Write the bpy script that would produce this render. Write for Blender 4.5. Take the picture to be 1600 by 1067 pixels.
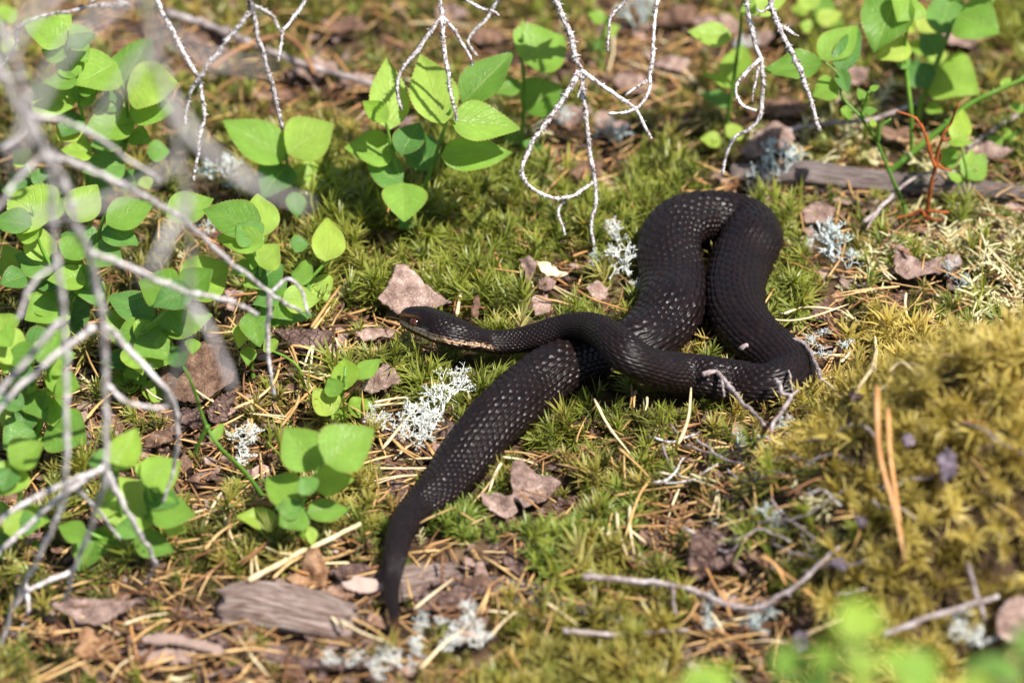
import bpy, math, random
import numpy as np
from mathutils import Vector, Matrix, noise as mnoise
from mathutils.geometry import delaunay_2d_cdt

for o in list(bpy.data.objects): bpy.data.objects.remove(o)
scene = bpy.context.scene
COL = scene.collection
R = math.radians
random.seed(7); rng = np.random.default_rng(7)

# ------------------------------------------------------------------ camera, sky, sun, exposure
PITCH = R(35.0); DIST = 1.60; LENS = 150.0
SUN_EL = R(60); SUN_AZ = R(128)        # azimuth measured from +Y towards +X
cam_d = bpy.data.cameras.new('camera'); cam = bpy.data.objects.new('camera', cam_d); COL.objects.link(cam)
CAM = Vector((0, -DIST*math.cos(PITCH), DIST*math.sin(PITCH)))
cam.location = CAM; cam.rotation_euler = (math.pi/2-PITCH, 0, 0)
cam_d.lens = LENS; cam_d.sensor_width = 36; cam_d.clip_start = 0.02; cam_d.clip_end = 300
cam_d.dof.use_dof = True; cam_d.dof.focus_distance = 1.565; cam_d.dof.aperture_fstop = 7.2
cam_d.dof.aperture_blades = 0
scene.camera = cam
W = bpy.data.worlds.new('World'); scene.world = W; W.use_nodes = True
nt = W.node_tree; nt.nodes.clear()
wo = nt.nodes.new('ShaderNodeOutputWorld'); wb = nt.nodes.new('ShaderNodeBackground'); ws = nt.nodes.new('ShaderNodeTexSky')
ws.sky_type = 'NISHITA'; ws.sun_disc = False; ws.sun_elevation = SUN_EL; ws.sun_rotation = SUN_AZ
wb.inputs['Strength'].default_value = 0.085
nt.links.new(ws.outputs[0], wb.inputs[0]); nt.links.new(wb.outputs[0], wo.inputs[0])
sd = bpy.data.lights.new('sun', 'SUN'); sun = bpy.data.objects.new('sun', sd); COL.objects.link(sun)
sd.energy = 4.9; sd.angle = R(0.55); sd.color = (1.0, 0.955, 0.88)
SUNV = Vector((math.sin(SUN_AZ)*math.cos(SUN_EL), math.cos(SUN_AZ)*math.cos(SUN_EL), math.sin(SUN_EL)))
sun.rotation_euler = SUNV.to_track_quat('Z', 'Y').to_euler(); sun.location = (0.5, -0.5, 2)
vs = scene.view_settings
vs.view_transform = 'Standard'; vs.look = 'None'; vs.exposure = 0.85; vs.gamma = 1.0; vs.use_curve_mapping = False
scene.render.resolution_x = 1024; scene.render.resolution_y = 682
scene.render.engine = 'CYCLES'
scene.cycles.max_bounces = 5; scene.cycles.diffuse_bounces = 3; scene.cycles.glossy_bounces = 2; scene.cycles.transmission_bounces = 3; scene.cycles.transparent_max_bounces = 4

# ------------------------------------------------------------------ pixel geometry (photo pixels, 1600 x 1067)
FW = Vector((0, math.cos(PITCH), -math.sin(PITCH))); RT = Vector((1, 0, 0)); UP = Vector((0, math.sin(PITCH), math.cos(PITCH)))
KK = 36.0/LENS/1600.0
MM = KK*DIST                      # metres per pixel at the focus distance
def ray(px, py): return FW + RT*((px-800)*KK) - UP*((py-533.5)*KK)
def at_depth(px, py, d): return CAM + ray(px, py)*d
def at_y(px, py, Y):
    r = ray(px, py); return CAM + r*((Y-CAM.y)/r.y)
def vnoise(x, y, seed=0):
    x = np.asarray(x, float); y = np.asarray(y, float)
    xi = np.floor(x).astype(np.int64); yi = np.floor(y).astype(np.int64)
    fx = x-xi; fy = y-yi; fx = fx*fx*(3-2*fx); fy = fy*fy*(3-2*fy)
    def h(a, b):
        n = (a*374761393 + b*668265263 + seed*982451653) & 0x7fffffff
        n = ((n ^ (n >> 13))*1274126177) & 0x7fffffff
        return ((n ^ (n >> 16)) & 0xffff)/65535.0
    return (h(xi, yi)*(1-fx)+h(xi+1, yi)*fx)*(1-fy) + (h(xi, yi+1)*(1-fx)+h(xi+1, yi+1)*fx)*fy
def flat_hit(px, py, z=0.0):
    r = ray(px, py); return CAM + r*((z-CAM.z)/r.z)
MOUND = flat_hit(1575, 885)
HUMPS = [(flat_hit(700, 365), .05, .035, .010), (flat_hit(820, 880), .045, .022, .009), (flat_hit(1420, 480), .07, .05, .008),
         (flat_hit(960, 385), .03, .03, .006), (flat_hit(650, 640), .035, .025, .003), (flat_hit(920, 1010), .05, .04, .006),
         (flat_hit(200, 950), .06, .04, .005), (flat_hit(1350, 230), .07, .04, .006)]
def terrain(x, y):
    x = np.asarray(x, float); y = np.asarray(y, float)
    fall = np.exp(-((x/1.2)**2+(y/1.2)**2))
    z = (vnoise(x*14, y*14, 1)-.5)*.010 + (vnoise(x*45, y*45, 2)-.5)*.005 + (vnoise(x*130, y*130, 3)-.5)*.0022
    z = z*(.35+.65*fall) + (vnoise(x*1.3+.5, y*1.3+.3, 5)-.5)*.22*(1-fall)
    d = np.sqrt(((x-MOUND.x)/.082)**2+((y-MOUND.y)/.066)**2)
    z = z + .074*np.exp(-d**2.6)*(1+.25*(vnoise(x*60, y*60, 9)-.5))
    for p, a, b, h in HUMPS:
        z = z + h*np.exp(-(((x-p.x)/a)**2+((y-p.y)/b)**2))
    return z
def tz(x, y): return float(terrain(x, y))
HD = np.linspace(1.05, 2.6, 520)
def hit(px, py, off=0.0):
    r = ray(px, py); X = CAM.x+r.x*HD; Y = CAM.y+r.y*HD; g = CAM.z+r.z*HD-terrain(X, Y)-off
    k = int(np.argmax(g < 0)) if (g < 0).any() else len(HD)-1
    k = max(k, 1); t = g[k-1]/(g[k-1]-g[k]) if g[k-1] > g[k] else 1
    return CAM+r*float(HD[k-1]+(HD[k]-HD[k-1])*min(max(t, 0), 1))
Z = {1: (0, 0, .3375), 2: (530, 0, .3375), 3: (1060, 0, .3375), 4: (0, 350, .3375), 5: (530, 350, .3375), 6: (1060, 350, .3375),
     7: (0, 700, .344), 8: (530, 700, .344), 9: (1060, 700, .344), 0: (0, 0, 1.0)}
def zp(k, x, y):
    a, b, s = Z[k]; return (a+x*s, b+y*s)

# ------------------------------------------------------------------ materials
def mat(name):
    m = bpy.data.materials.new(name); m.use_nodes = True; t = m.node_tree; t.nodes.clear()
    return m, t, t.nodes.new, t.links.new
def ramp(new, stops):
    r = new('ShaderNodeValToRGB'); e = r.color_ramp.elements
    while len(e) < len(stops): e.new(.5)
    for el, (p, c) in zip(e, stops): el.position = p; el.color = (*c, 1)
    return r
def foliage(name, stops, trans=.35, tcol=(1.3, 1.25, .6), rough=.5, spec=.35, noise_scale=None, attr_tip=None):
    """leafy matter: colour varies by piece, part of the light passes through"""
    m, t, new, ln = mat(name)
    oi = new('ShaderNodeObjectInfo'); rp = ramp(new, stops); pn = new('ShaderNodeTexNoise'); pn.inputs['Scale'].default_value = 28; pn.inputs['Detail'].default_value = 3; ln(oi.outputs['Location'], pn.inputs['Vector'])
    m1 = new('ShaderNodeMath'); m1.operation = 'MULTIPLY_ADD'; ln(pn.outputs[0], m1.inputs[0]); m1.inputs[1].default_value = 1.5; m1.inputs[2].default_value = -.62
    m2 = new('ShaderNodeMath'); m2.operation = 'MULTIPLY_ADD'; ln(oi.outputs['Random'], m2.inputs[0]); m2.inputs[1].default_value = .72; ln(m1.outputs[0], m2.inputs[2]); m2.use_clamp = True
    ln(m2.outputs[0], rp.inputs[0])
    col = rp.outputs[0]
    if attr_tip:
        at = new('ShaderNodeAttribute'); at.attribute_name = 'tipness'
        mx = new('ShaderNodeMix'); mx.data_type = 'RGBA'; ln(at.outputs['Fac'], mx.inputs[0]); ln(col, mx.inputs[6]); mx.inputs[7].default_value = (*attr_tip, 1)
        col = mx.outputs[2]
    if noise_scale:
        tc = new('ShaderNodeTexCoord'); nz = new('ShaderNodeTexNoise'); nz.inputs['Scale'].default_value = noise_scale; ln(tc.outputs['Object'], nz.inputs['Vector'])
        hs = new('ShaderNodeHueSaturation'); mr = new('ShaderNodeMapRange'); mr.inputs[1].default_value = .3; mr.inputs[2].default_value = .7; mr.inputs[3].default_value = .65; mr.inputs[4].default_value = 1.35
        ln(nz.outputs[0], mr.inputs[0]); ln(mr.outputs[0], hs.inputs['Value']); ln(col, hs.inputs['Color']); col = hs.outputs[0]
    p = new('ShaderNodeBsdfPrincipled'); p.inputs['Roughness'].default_value = rough; p.inputs['Specular IOR Level'].default_value = spec
    ln(col, p.inputs['Base Color'])
    tr = new('ShaderNodeBsdfTranslucent'); mu = new('ShaderNodeMix'); mu.data_type = 'RGBA'; mu.blend_type = 'MULTIPLY'; mu.inputs[0].default_value = 1
    ln(col, mu.inputs[6]); mu.inputs[7].default_value = (*tcol, 1); ln(mu.outputs[2], tr.inputs[0])
    ms = new('ShaderNodeMixShader'); ms.inputs[0].default_value = trans; ln(p.outputs[0], ms.inputs[1]); ln(tr.outputs[0], ms.inputs[2])
    o = new('ShaderNodeOutputMaterial'); ln(ms.outputs[0], o.inputs[0])
    return m
def solid(name, stops, scale=40, rough=.8, bump=.3, detail=6, spec=.25, stretch=None, rand=.25, bdist=.0006, uvw=False, cells=0):
    """bark, wood, dry matter: noise between colours, small relief"""
    m, t, new, ln = mat(name)
    tc = new('ShaderNodeTexCoord'); mp = new('ShaderNodeMapping'); ln(tc.outputs['UV' if uvw else 'Object'], mp.inputs[0])
    if stretch: mp.inputs['Scale'].default_value = stretch
    oi = new('ShaderNodeObjectInfo'); mu = new('ShaderNodeMath'); mu.operation = 'MULTIPLY'; ln(oi.outputs['Random'], mu.inputs[0]); mu.inputs[1].default_value = 37
    cx = new('ShaderNodeCombineXYZ')
    for i in range(3): ln(mu.outputs[0], cx.inputs[i])
    ln(cx.outputs[0], mp.inputs['Location'])
    nz = new('ShaderNodeTexNoise'); nz.inputs['Scale'].default_value = scale; nz.inputs['Detail'].default_value = detail; nz.inputs['Roughness'].default_value = .68
    ln(mp.outputs[0], nz.inputs['Vector'])
    rp = ramp(new, stops); ln(nz.outputs[0], rp.inputs[0])
    hs = new('ShaderNodeHueSaturation'); mr = new('ShaderNodeMapRange'); mr.inputs[3].default_value = 1-rand; mr.inputs[4].default_value = 1+rand
    ln(oi.outputs['Random'], mr.inputs[0]); ln(mr.outputs[0], hs.inputs['Value']); ln(rp.outputs[0], hs.inputs['Color'])
    p = new('ShaderNodeBsdfPrincipled'); p.inputs['Roughness'].default_value = rough; p.inputs['Specular IOR Level'].default_value = spec
    colr = hs.outputs[0]; hgt = nz.outputs[0]
    if cells:
        wn = new('ShaderNodeTexNoise'); wn.inputs['Scale'].default_value = cells*.5; ln(mp.outputs[0], wn.inputs['Vector'])
        va = new('ShaderNodeVectorMath'); va.operation = 'MULTIPLY_ADD'; ln(wn.outputs['Color'], va.inputs[0]); va.inputs[1].default_value = (.007, .007, .007); ln(mp.outputs[0], va.inputs[2])
        vo = new('ShaderNodeTexVoronoi'); vo.feature = 'DISTANCE_TO_EDGE'; vo.inputs['Scale'].default_value = cells; ln(va.outputs[0], vo.inputs['Vector'])
        mr2 = new('ShaderNodeMapRange'); mr2.inputs[1].default_value = 0; mr2.inputs[2].default_value = .22; mr2.inputs[3].default_value = .74; mr2.inputs[4].default_value = 1.06; ln(vo.outputs['Distance'], mr2.inputs[0])
        h2 = new('ShaderNodeHueSaturation'); ln(colr, h2.inputs['Color']); ln(mr2.outputs[0], h2.inputs['Value']); colr = h2.outputs[0]
        ad = new('ShaderNodeMath'); ad.operation = 'ADD'; ln(nz.outputs[0], ad.inputs[0]); ln(mr2.outputs[0], ad.inputs[1]); hgt = ad.outputs[0]
    ln(colr, p.inputs['Base Color'])
    bp = new('ShaderNodeBump'); bp.inputs['Strength'].default_value = bump; bp.inputs['Distance'].default_value = bdist
    ln(hgt, bp.inputs['Height']); ln(bp.outputs[0], p.inputs['Normal'])
    o = new('ShaderNodeOutputMaterial'); ln(p.outputs[0], o.inputs[0])
    return m
def leaf_mat(name, stops, trans=.4):
    """bilberry blade: pale midrib and side veins, net of cells, gloss"""
    m, t, new, ln = mat(name)
    oi = new('ShaderNodeObjectInfo'); rp = ramp(new, stops); ln(oi.outputs['Random'], rp.inputs[0])
    uv = new('ShaderNodeUVMap'); sx = new('ShaderNodeSeparateXYZ'); ln(uv.outputs[0], sx.inputs[0])
    def M(op, a, b=None, c=None):
        n = new('ShaderNodeMath'); n.operation = op
        for i, v in enumerate((a, b, c)):
            if v is None: continue
            if isinstance(v, (int, float)): n.inputs[i].default_value = v
            else: ln(v, n.inputs[i])
        return n.outputs[0]
    ax = M('ABSOLUTE', M('SUBTRACT', sx.outputs[0], .5))
    mid = M('SUBTRACT', 1.0, M('MINIMUM', 1.0, M('MULTIPLY', ax, 45.0)))
    ph = M('FRACT', M('MULTIPLY', M('SUBTRACT', sx.outputs[1], M('MULTIPLY', ax, .75)), 7.0))
    vd = M('ABSOLUTE', M('SUBTRACT', ph, .5))
    vein = M('MULTIPLY', M('SUBTRACT', 1.0, M('MINIMUM', 1.0, M('MULTIPLY', vd, 13.0))), .6)
    vv = M('MAXIMUM', mid, vein)
    vo = new('ShaderNodeTexVoronoi'); vo.feature = 'DISTANCE_TO_EDGE'; vo.inputs['Scale'].default_value = 17; ln(uv.outputs[0], vo.inputs['Vector'])
    net = M('SUBTRACT', 1.0, M('MINIMUM', 1.0, M('MULTIPLY', vo.outputs['Distance'], 9.0)))
    fac = M('MINIMUM', 1.0, M('ADD', M('MULTIPLY', vv, .42), M('MULTIPLY', net, .10)))
    tc = new('ShaderNodeTexCoord'); nz = new('ShaderNodeTexNoise'); nz.inputs['Scale'].default_value = 2.2; nz.inputs['Detail'].default_value = 4; ln(tc.outputs['Object'], nz.inputs['Vector'])
    mr = new('ShaderNodeMapRange'); mr.inputs[1].default_value = .3; mr.inputs[2].default_value = .7; mr.inputs[3].default_value = .78; mr.inputs[4].default_value = 1.22; ln(nz.outputs[0], mr.inputs[0])
    hs = new('ShaderNodeHueSaturation'); ln(mr.outputs[0], hs.inputs['Value']); ln(rp.outputs[0], hs.inputs['Color'])
    mx = new('ShaderNodeMix'); mx.data_type = 'RGBA'; ln(fac, mx.inputs[0]); ln(hs.outputs[0], mx.inputs[6]); mx.inputs[7].default_value = (.42, .52, .12, 1)
    # reddish thin margin and a few brown specks
    edge = M('MULTIPLY', M('MAXIMUM', 0.0, M('SUBTRACT', ax, .465)), 14.0)
    sp = new('ShaderNodeTexNoise'); sp.inputs['Scale'].default_value = 7; sp.inputs['Detail'].default_value = 3; ln(tc.outputs['Object'], sp.inputs['Vector'])
    spk = M('MULTIPLY', M('MAXIMUM', 0.0, M('SUBTRACT', sp.outputs[0], .675)), 9.0)
    mx2 = new('ShaderNodeMix'); mx2.data_type = 'RGBA'; ln(M('MINIMUM', .55, M('ADD', edge, spk)), mx2.inputs[0]); ln(mx.outputs[2], mx2.inputs[6]); mx2.inputs[7].default_value = (.30, .13, .03, 1)
    p = new('ShaderNodeBsdfPrincipled'); p.inputs['Roughness'].default_value = .45; p.inputs['Specular IOR Level'].default_value = .45
    ln(mx2.outputs[2], p.inputs['Base Color'])
    bp = new('ShaderNodeBump'); bp.inputs['Strength'].default_value = .5; bp.inputs['Distance'].default_value = .0005; bp.invert = True
    ln(M('ADD', vv, M('MULTIPLY', net, .35)), bp.inputs['Height']); ln(bp.outputs[0], p.inputs['Normal'])
    tr = new('ShaderNodeBsdfTranslucent'); mu = new('ShaderNodeMix'); mu.data_type = 'RGBA'; mu.blend_type = 'MULTIPLY'; mu.inputs[0].default_value = 1
    ln(mx2.outputs[2], mu.inputs[6]); mu.inputs[7].default_value = (1.6, 1.4, .5, 1); ln(mu.outputs[2], tr.inputs[0])
    ms = new('ShaderNodeMixShader'); ms.inputs[0].default_value = trans; ln(p.outputs[0], ms.inputs[1]); ln(tr.outputs[0], ms.inputs[2])
    o = new('ShaderNodeOutputMaterial'); ln(ms.outputs[0], o.inputs[0])
    return m

M_ = {}
M_['ground'] = solid('humus', [(.25, (.012, .008, .005)), (.45, (.045, .028, .016)), (.6, (.10, .062, .036)), (.8, (.20, .14, .09))], 90, .95, .6, 8, .1, bdist=.002)
M_['leaf'] = leaf_mat('bilberry_leaf', [(0, (.12, .27, .03)), (.4, (.19, .37, .04)), (.75, (.27, .45, .055)), (1, (.36, .52, .085))], .46)
M_['leaf_dark'] = leaf_mat('bilberry_leaf_dark', [(0, (.05, .16, .025)), (.6, (.085, .22, .035)), (1, (.12, .27, .04))], .34)  # same blade in a darker green, for single leaves
M_['leaf_pale'] = leaf_mat('bilberry_leaf_young', [(0, (.24, .42, .04)), (.6, (.32, .47, .05)), (1, (.42, .5, .09))], .45)
M_['stem'] = solid('bilberry_stem', [(.3, (.07, .17, .015)), (.6, (.13, .26, .03)), (.8, (.2, .3, .06))], 60, .5, .2, 3, .4)
M_['redstem'] = solid('red_dead_stem', [(.3, (.10, .022, .008)), (.55, (.33, .085, .02)), (.75, (.5, .19, .06))], 120, .7, .5, 4)
M_['bark_twig'] = solid('lichen_crusted_twig', [(.36, (.06, .042, .036)), (.44, (.27, .22, .205)), (.52, (.52, .475, .465)), (.64, (.76, .74, .735))], 620, .85, .8, 5, .2, bdist=.0008)
M_['greytwig'] = solid('grey_dead_twig', [(.3, (.07, .05, .045)), (.48, (.24, .19, .18)), (.7, (.48, .42, .41))], 220, .85, .6, 5, .2)
M_['pale_twig'] = solid('pale_foreground_twig', [(.36, (.20, .165, .155)), (.5, (.48, .43, .42)), (.64, (.74, .71, .70))], 420, .85, .7, 5, .2, bdist=.0008)
M_['purple'] = solid('dry_purple_petal', [(.3, (.04, .03, .038)), (.5, (.11, .085, .105)), (.7, (.20, .16, .19))], 200, .8, .5, 5, .2, cells=260)
M_['lichen'] = solid('reindeer_lichen', [(.3, (.62, .63, .57)), (.5, (.72, .735, .685)), (.75, (.82, .835, .80))], 150, .9, .3, 3, .15, rand=.1)
M_['lichen_blue'] = solid('blue_grey_lichen', [(.3, (.36, .42, .40)), (.5, (.55, .62, .60)), (.75, (.72, .79, .78))], 150, .9, .3, 3, .15, rand=.1)
M_['needle'] = solid('dry_needle', [(.25, (.22, .11, .035)), (.5, (.45, .27, .10)), (.75, (.66, .47, .24))], 50, .55, .2, 3, .4, rand=.35, stretch=(1, 1, .2))
M_['needle_orange'] = solid('orange_needle', [(.25, (.30, .13, .04)), (.5, (.46, .23, .085)), (.75, (.62, .38, .18))], 50, .5, .2, 3, .4, rand=.15)
M_['needle_brown'] = solid('brown_needle', [(.25, (.08, .035, .015)), (.5, (.19, .085, .035)), (.75, (.33, .18, .08))], 50, .6, .2, 3, .35, rand=.35)
M_['straw'] = solid('pale_straw', [(.25, (.45, .33, .16)), (.5, (.64, .51, .30)), (.75, (.78, .68, .47))], 60, .55, .2, 3, .4, rand=.12)
M_['dead_pink'] = solid('dead_birch_leaf', [(.28, (.085, .05, .042)), (.42, (.20, .125, .10)), (.56, (.33, .225, .185)), (.75, (.50, .385, .33))], 210, .75, .6, 7, .3, rand=.15, bdist=.001, cells=520)
M_['dead_brown'] = solid('dead_brown_leaf', [(.28, (.04, .02, .013)), (.45, (.12, .062, .04)), (.6, (.23, .135, .09)), (.78, (.40, .28, .20))], 200, .75, .6, 7, .3, rand=.2, bdist=.001, cells=520)
M_['dead_orange'] = solid('dead_orange_leaf', [(.28, (.10, .045, .02)), (.45, (.26, .13, .06)), (.62, (.42, .25, .14)), (.8, (.56, .40, .27))], 200, .75, .6, 7, .3, rand=.2, bdist=.001, cells=520)
M_['bark'] = solid('pine_bark_flake', [(.28, (.035, .019, .016)), (.45, (.13, .075, .06)), (.6, (.25, .165, .14)), (.78, (.44, .34, .31))], 190, .9, 1, 8, .2, rand=.15, bdist=.003, cells=330)
M_['wood'] = solid('rotten_wood', [(.34, (.05, .03, .024)), (.44, (.19, .125, .10)), (.54, (.36, .265, .225)), (.66, (.64, .53, .47))], 9, .9, 1, 9, .15, stretch=(.12, 1.0, 1), rand=.1, bdist=.002, uvw=True)
M_['root'] = solid('grey_root', [(.34, (.035, .026, .023)), (.44, (.13, .095, .085)), (.56, (.27, .215, .20)), (.68, (.48, .42, .40))], 9, .9, 1, 9, .15, stretch=(.12, 1.0, 1), rand=.1, bdist=.002, uvw=True)
M_['moss_green'] = foliage('broom_moss', [(0, (0.0517, 0.0778, 0.0088)), (.35, (0.1082, 0.1419, 0.0141)), (.7, (0.1976, 0.2243, 0.0247)), (.93, (0.3105, 0.2930, 0.0529)), (1, (0.4140, 0.3296, 0.1411))], .32, (1.3, 1.2, .6), .42, .45, attr_tip=(0.3387, 0.3662, 0.0662))
M_['moss_olive'] = foliage('haircap_moss', [(0, (0.0659, 0.0659, 0.0106)), (.35, (0.1458, 0.1328, 0.0194)), (.7, (0.2634, 0.2243, 0.0353)), (.9, (0.3575, 0.2381, 0.0529)), (1, (0.3951, 0.2289, 0.0970))], .32, (1.3, 1.15, .5), .42, .45, attr_tip=(0.4234, 0.3754, 0.0882))
M_['moss_mound'] = foliage('mound_moss', [(0, (0.1596, 0.1307, 0.0230)), (.35, (0.2832, 0.2268, 0.0370)), (.7, (0.4428, 0.3488, 0.0640)), (1, (0.6144, 0.4644, 0.1430))], .32, (1.25, 1.1, .6), .45, .35, attr_tip=(0.5443, 0.4355, 0.1260))
M_['moss_dark'] = foliage('dark_moss', [(0, (0.0263, 0.0329, 0.0080)), (.5, (0.0659, 0.0714, 0.0124)), (.9, (0.1317, 0.1190, 0.0247)), (1, (0.2540, 0.1648, 0.0706))], .3, (1.3, 1.2, .6), .5, .35, attr_tip=(0.1976, 0.1923, 0.0397))
M_['moss_bright'] = foliage('fine_moss', [(0, (0.0659, 0.1190, 0.0132)), (.5, (0.1317, 0.2014, 0.0229)), (1, (0.2446, 0.2838, 0.0441))], .36, (1.3, 1.2, .6), .42, .45, attr_tip=(0.3199, 0.3846, 0.0794))
M_['moss_pale'] = foliage('feather_moss', [(0, (.16, .135, .04)), (.35, (.34, .295, .09)), (.7, (.54, .48, .19)), (1, (.70, .64, .38))], .25, (1.1, 1.05, .7), .6, .3, attr_tip=(.72, .66, .40))

# ------------------------------------------------------------------ mesh helpers
def mk_mesh(name, v, f, m=None, smooth=True, uv=None, attr=None):
    me = bpy.data.meshes.new(name); me.from_pydata([tuple(p) for p in v], [], [tuple(q) for q in f])
    if m is not None: me.materials.append(m)
    if smooth: me.polygons.foreach_set('use_smooth', [True]*len(me.polygons))
    if uv is not None:
        l = me.uv_layers.new(name='UVMap'); vi = np.empty(len(me.loops), np.int32); me.loops.foreach_get('vertex_index', vi)
        l.data.foreach_set('uv', np.asarray(uv, np.float32)[vi].ravel())
    if attr is not None:
        a = me.attributes.new('tipness', 'FLOAT', 'POINT'); a.data.foreach_set('value', np.asarray(attr, np.float32))
    me.update(); return me
def add(name, me, parent=None, loc=None):
    o = bpy.data.objects.new(name, me); COL.objects.link(o)
    if parent is not None: o.parent = parent
    if loc is not None: o.location = loc
    return o
def tag(o, label, cat, group=None, kind=None):
    o['label'] = label; o['category'] = cat
    if group: o['group'] = group
    if kind: o['kind'] = kind
    return o
def empty(name, loc, label, cat, group=None):
    e = bpy.data.objects.new(name, None); COL.objects.link(e); e.location = loc; e.empty_display_size = .01
    return tag(e, label, cat, group)
def spline(pts, n):
    """Catmull-Rom through rows of numbers"""
    P = np.asarray(pts, float)
    if len(P) == 2:
        t = np.linspace(0, 1, n)[:, None]; return P[0]*(1-t)+P[1]*t
    E = np.vstack([2*P[0]-P[1], P, 2*P[-1]-P[-2]])
    seg = np.linalg.norm(np.diff(P[:, :3], axis=0), axis=1); cum = np.concatenate([[0], np.cumsum(seg)])
    s = np.linspace(0, cum[-1], n); out = []
    for q in s:
        i = min(max(np.searchsorted(cum, q, 'right')-1, 0), len(P)-2)
        t = (q-cum[i])/max(seg[i], 1e-9)
        a, b, c, d = E[i], E[i+1], E[i+2], E[i+3]
        out.append(.5*((2*b)+(-a+c)*t+(2*a-5*b+4*c-d)*t*t+(-a+3*b-3*c+d)*t**3))
    return np.array(out)
class MB:
    def __init__(s): s.v = []; s.f = []; s.uv = []
    def tube(s, P, rad, sides=6, rough=0.0, cap=True, flat=1.0):
        P = np.asarray(P, float); n = len(P); rad = np.broadcast_to(rad, (n,))
        T = np.gradient(P, axis=0); T /= np.linalg.norm(T, axis=1)[:, None]+1e-12
        ref = np.array([.13, .31, .94]); b0 = len(s.v); ln = 0
        for i in range(n):
            a = np.cross(T[i], ref); a /= np.linalg.norm(a)+1e-9; b = np.cross(a, T[i])
            if i: ln += np.linalg.norm(P[i]-P[i-1])
            for k in range(sides):
                th = 2*math.pi*k/sides; r = rad[i]*(1+rough*(random.random()-.5)*2)
                s.v.append(P[i]+a*math.cos(th)*r+b*math.sin(th)*r*flat); s.uv.append((ln*100, k/sides*2))
        for i in range(n-1):
            for k in range(sides):
                k2 = (k+1) % sides; A = b0+i*sides
                s.f.append((A+k, A+k2, A+sides+k2, A+sides+k))
        if cap:
            s.f.append(tuple(b0+k for k in range(sides))[::-1]); s.f.append(tuple(b0+(n-1)*sides+k for k in range(sides)))
    def peg(s, p, d, r, l):
        d = Vector(d).normalized(); a = d.orthogonal().normalized(); b = d.cross(a); i = len(s.v); p = Vector(p)
        for k in range(3):
            th = k*2.094; s.v.append(tuple(p+a*math.cos(th)*r+b*math.sin(th)*r)); s.uv.append((0, 0))
        s.v.append(tuple(p+d*l)); s.uv.append((0, 0))
        s.f += [(i, i+1, i+3), (i+1, i+2, i+3), (i+2, i, i+3)]
    def mesh(s, name, m, smooth=True, origin=None):
        v = np.asarray(s.v, float)
        if origin is not None: v = v-np.asarray(origin)
        return mk_mesh(name, v, s.f, m, smooth, s.uv)

# ------------------------------------------------------------------ ground sheet
def build_ground():
    a = np.concatenate([-np.geomspace(60, .36, 40), np.linspace(-.35, .35, 240), np.geomspace(.36, 60, 40)])
    X, Y = np.meshgrid(a, a+.03); n = len(a)
    V = np.stack([X.ravel(), Y.ravel(), terrain(X.ravel(), Y.ravel())-.001], 1)
    i = np.arange(n*n).reshape(n, n)
    F = np.stack([i[:-1, :-1].ravel(), i[:-1, 1:].ravel(), i[1:, 1:].ravel(), i[1:, :-1].ravel()], 1)
    o = add('ground', mk_mesh('ground', V, F, M_['ground'])); o['kind'] = 'structure'
    o['label'] = 'dark brown forest soil under the moss'
build_ground()

# ------------------------------------------------------------------ snake path (needed by the scatter)
# px, py, height of centre above terrain (None: lies on the ground), half width in px
SN = [(626, 495, .0185, 12), (660, 504, .018, 15), (700, 517, .0165, 19), (735, 529, .0145, 22), (766, 535, .0138, 22), (800, 534, .0140, 22.5), (836, 526, .0160, 23),
      (884, 511, .021, 23), (922, 511, .0262, 25.5), (952, 526, .0278, 28), (981, 554, .025, 32), (1020, 576, .0175, 35), (1075, 586, None, 37),
      (1111, 591, None, 37.5), (1150, 598, None, 38), (1188, 604, None, 38), (1216, 600, None, 39), (1232, 582, None, 40), (1211, 553, None, 42), (1178, 526, None, 44),
      (1153, 490, None, 45), (1149, 450, None, 46), (1160, 405, None, 48), (1174, 375, None, 49), (1166, 352, None, 47), (1140, 341, None, 46), (1108, 338, None, 46),
      (1074, 344, None, 47), (1051, 364, None, 48), (1045, 398, None, 50), (1053, 440, None, 51), (1049, 478, None, 52), (1030, 511, None, 51), (1000, 536, None, 48),
      (965, 547, None, 45), (930, 555, None, 44), (900, 564, None, 45), (866, 579, None, 46), (832, 605, None, 47), (801, 632, None, 46), (773, 657, None, 44), (740, 697, None, 42),
      (712, 735, None, 38.5), (683, 768, None, 32.5), (655, 791, None, 27), (639, 808, None, 24), (624, 838, .0085, 19.5), (617, 872, .0105, 16.5), (612, 906, .0105, 12.8),
      (613, 941, .0085, 9), (618, 975, .0065, 5.5), (621, 1005, .005, 2)]
ASP = .80
SINK = .0012
def snake_path():
    out = []
    for px, py, z, w in SN:
        wm = w*MM
        zz = z if z is not None else wm*ASP+.0025
        p = hit(px, py, zz)
        g = (tz(p.x, p.y)+tz(p.x+.008, p.y)+tz(p.x-.008, p.y)+tz(p.x, p.y+.008)+tz(p.x, p.y-.008))/5
        out.append((p.x, p.y, max(p.z, g+wm*ASP-SINK), wm))
    return np.array(out)
SPATH = snake_path()
SP = spline(SPATH, 700)
def dist_snake(x, y):
    """distance to the nearest body surface in plan; also signed y offset and height of that body"""
    x = np.asarray(x); y = np.asarray(y); best = np.full(x.shape, 9.0); zb = np.zeros(x.shape)
    for q in SP[::3]:
        d = np.hypot(x-q[0], y-q[1])-q[3]
        m = d < best; best = np.where(m, d, best); zb = np.where(m, q[2]-q[3]*ASP, zb)
    return best, zb

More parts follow.
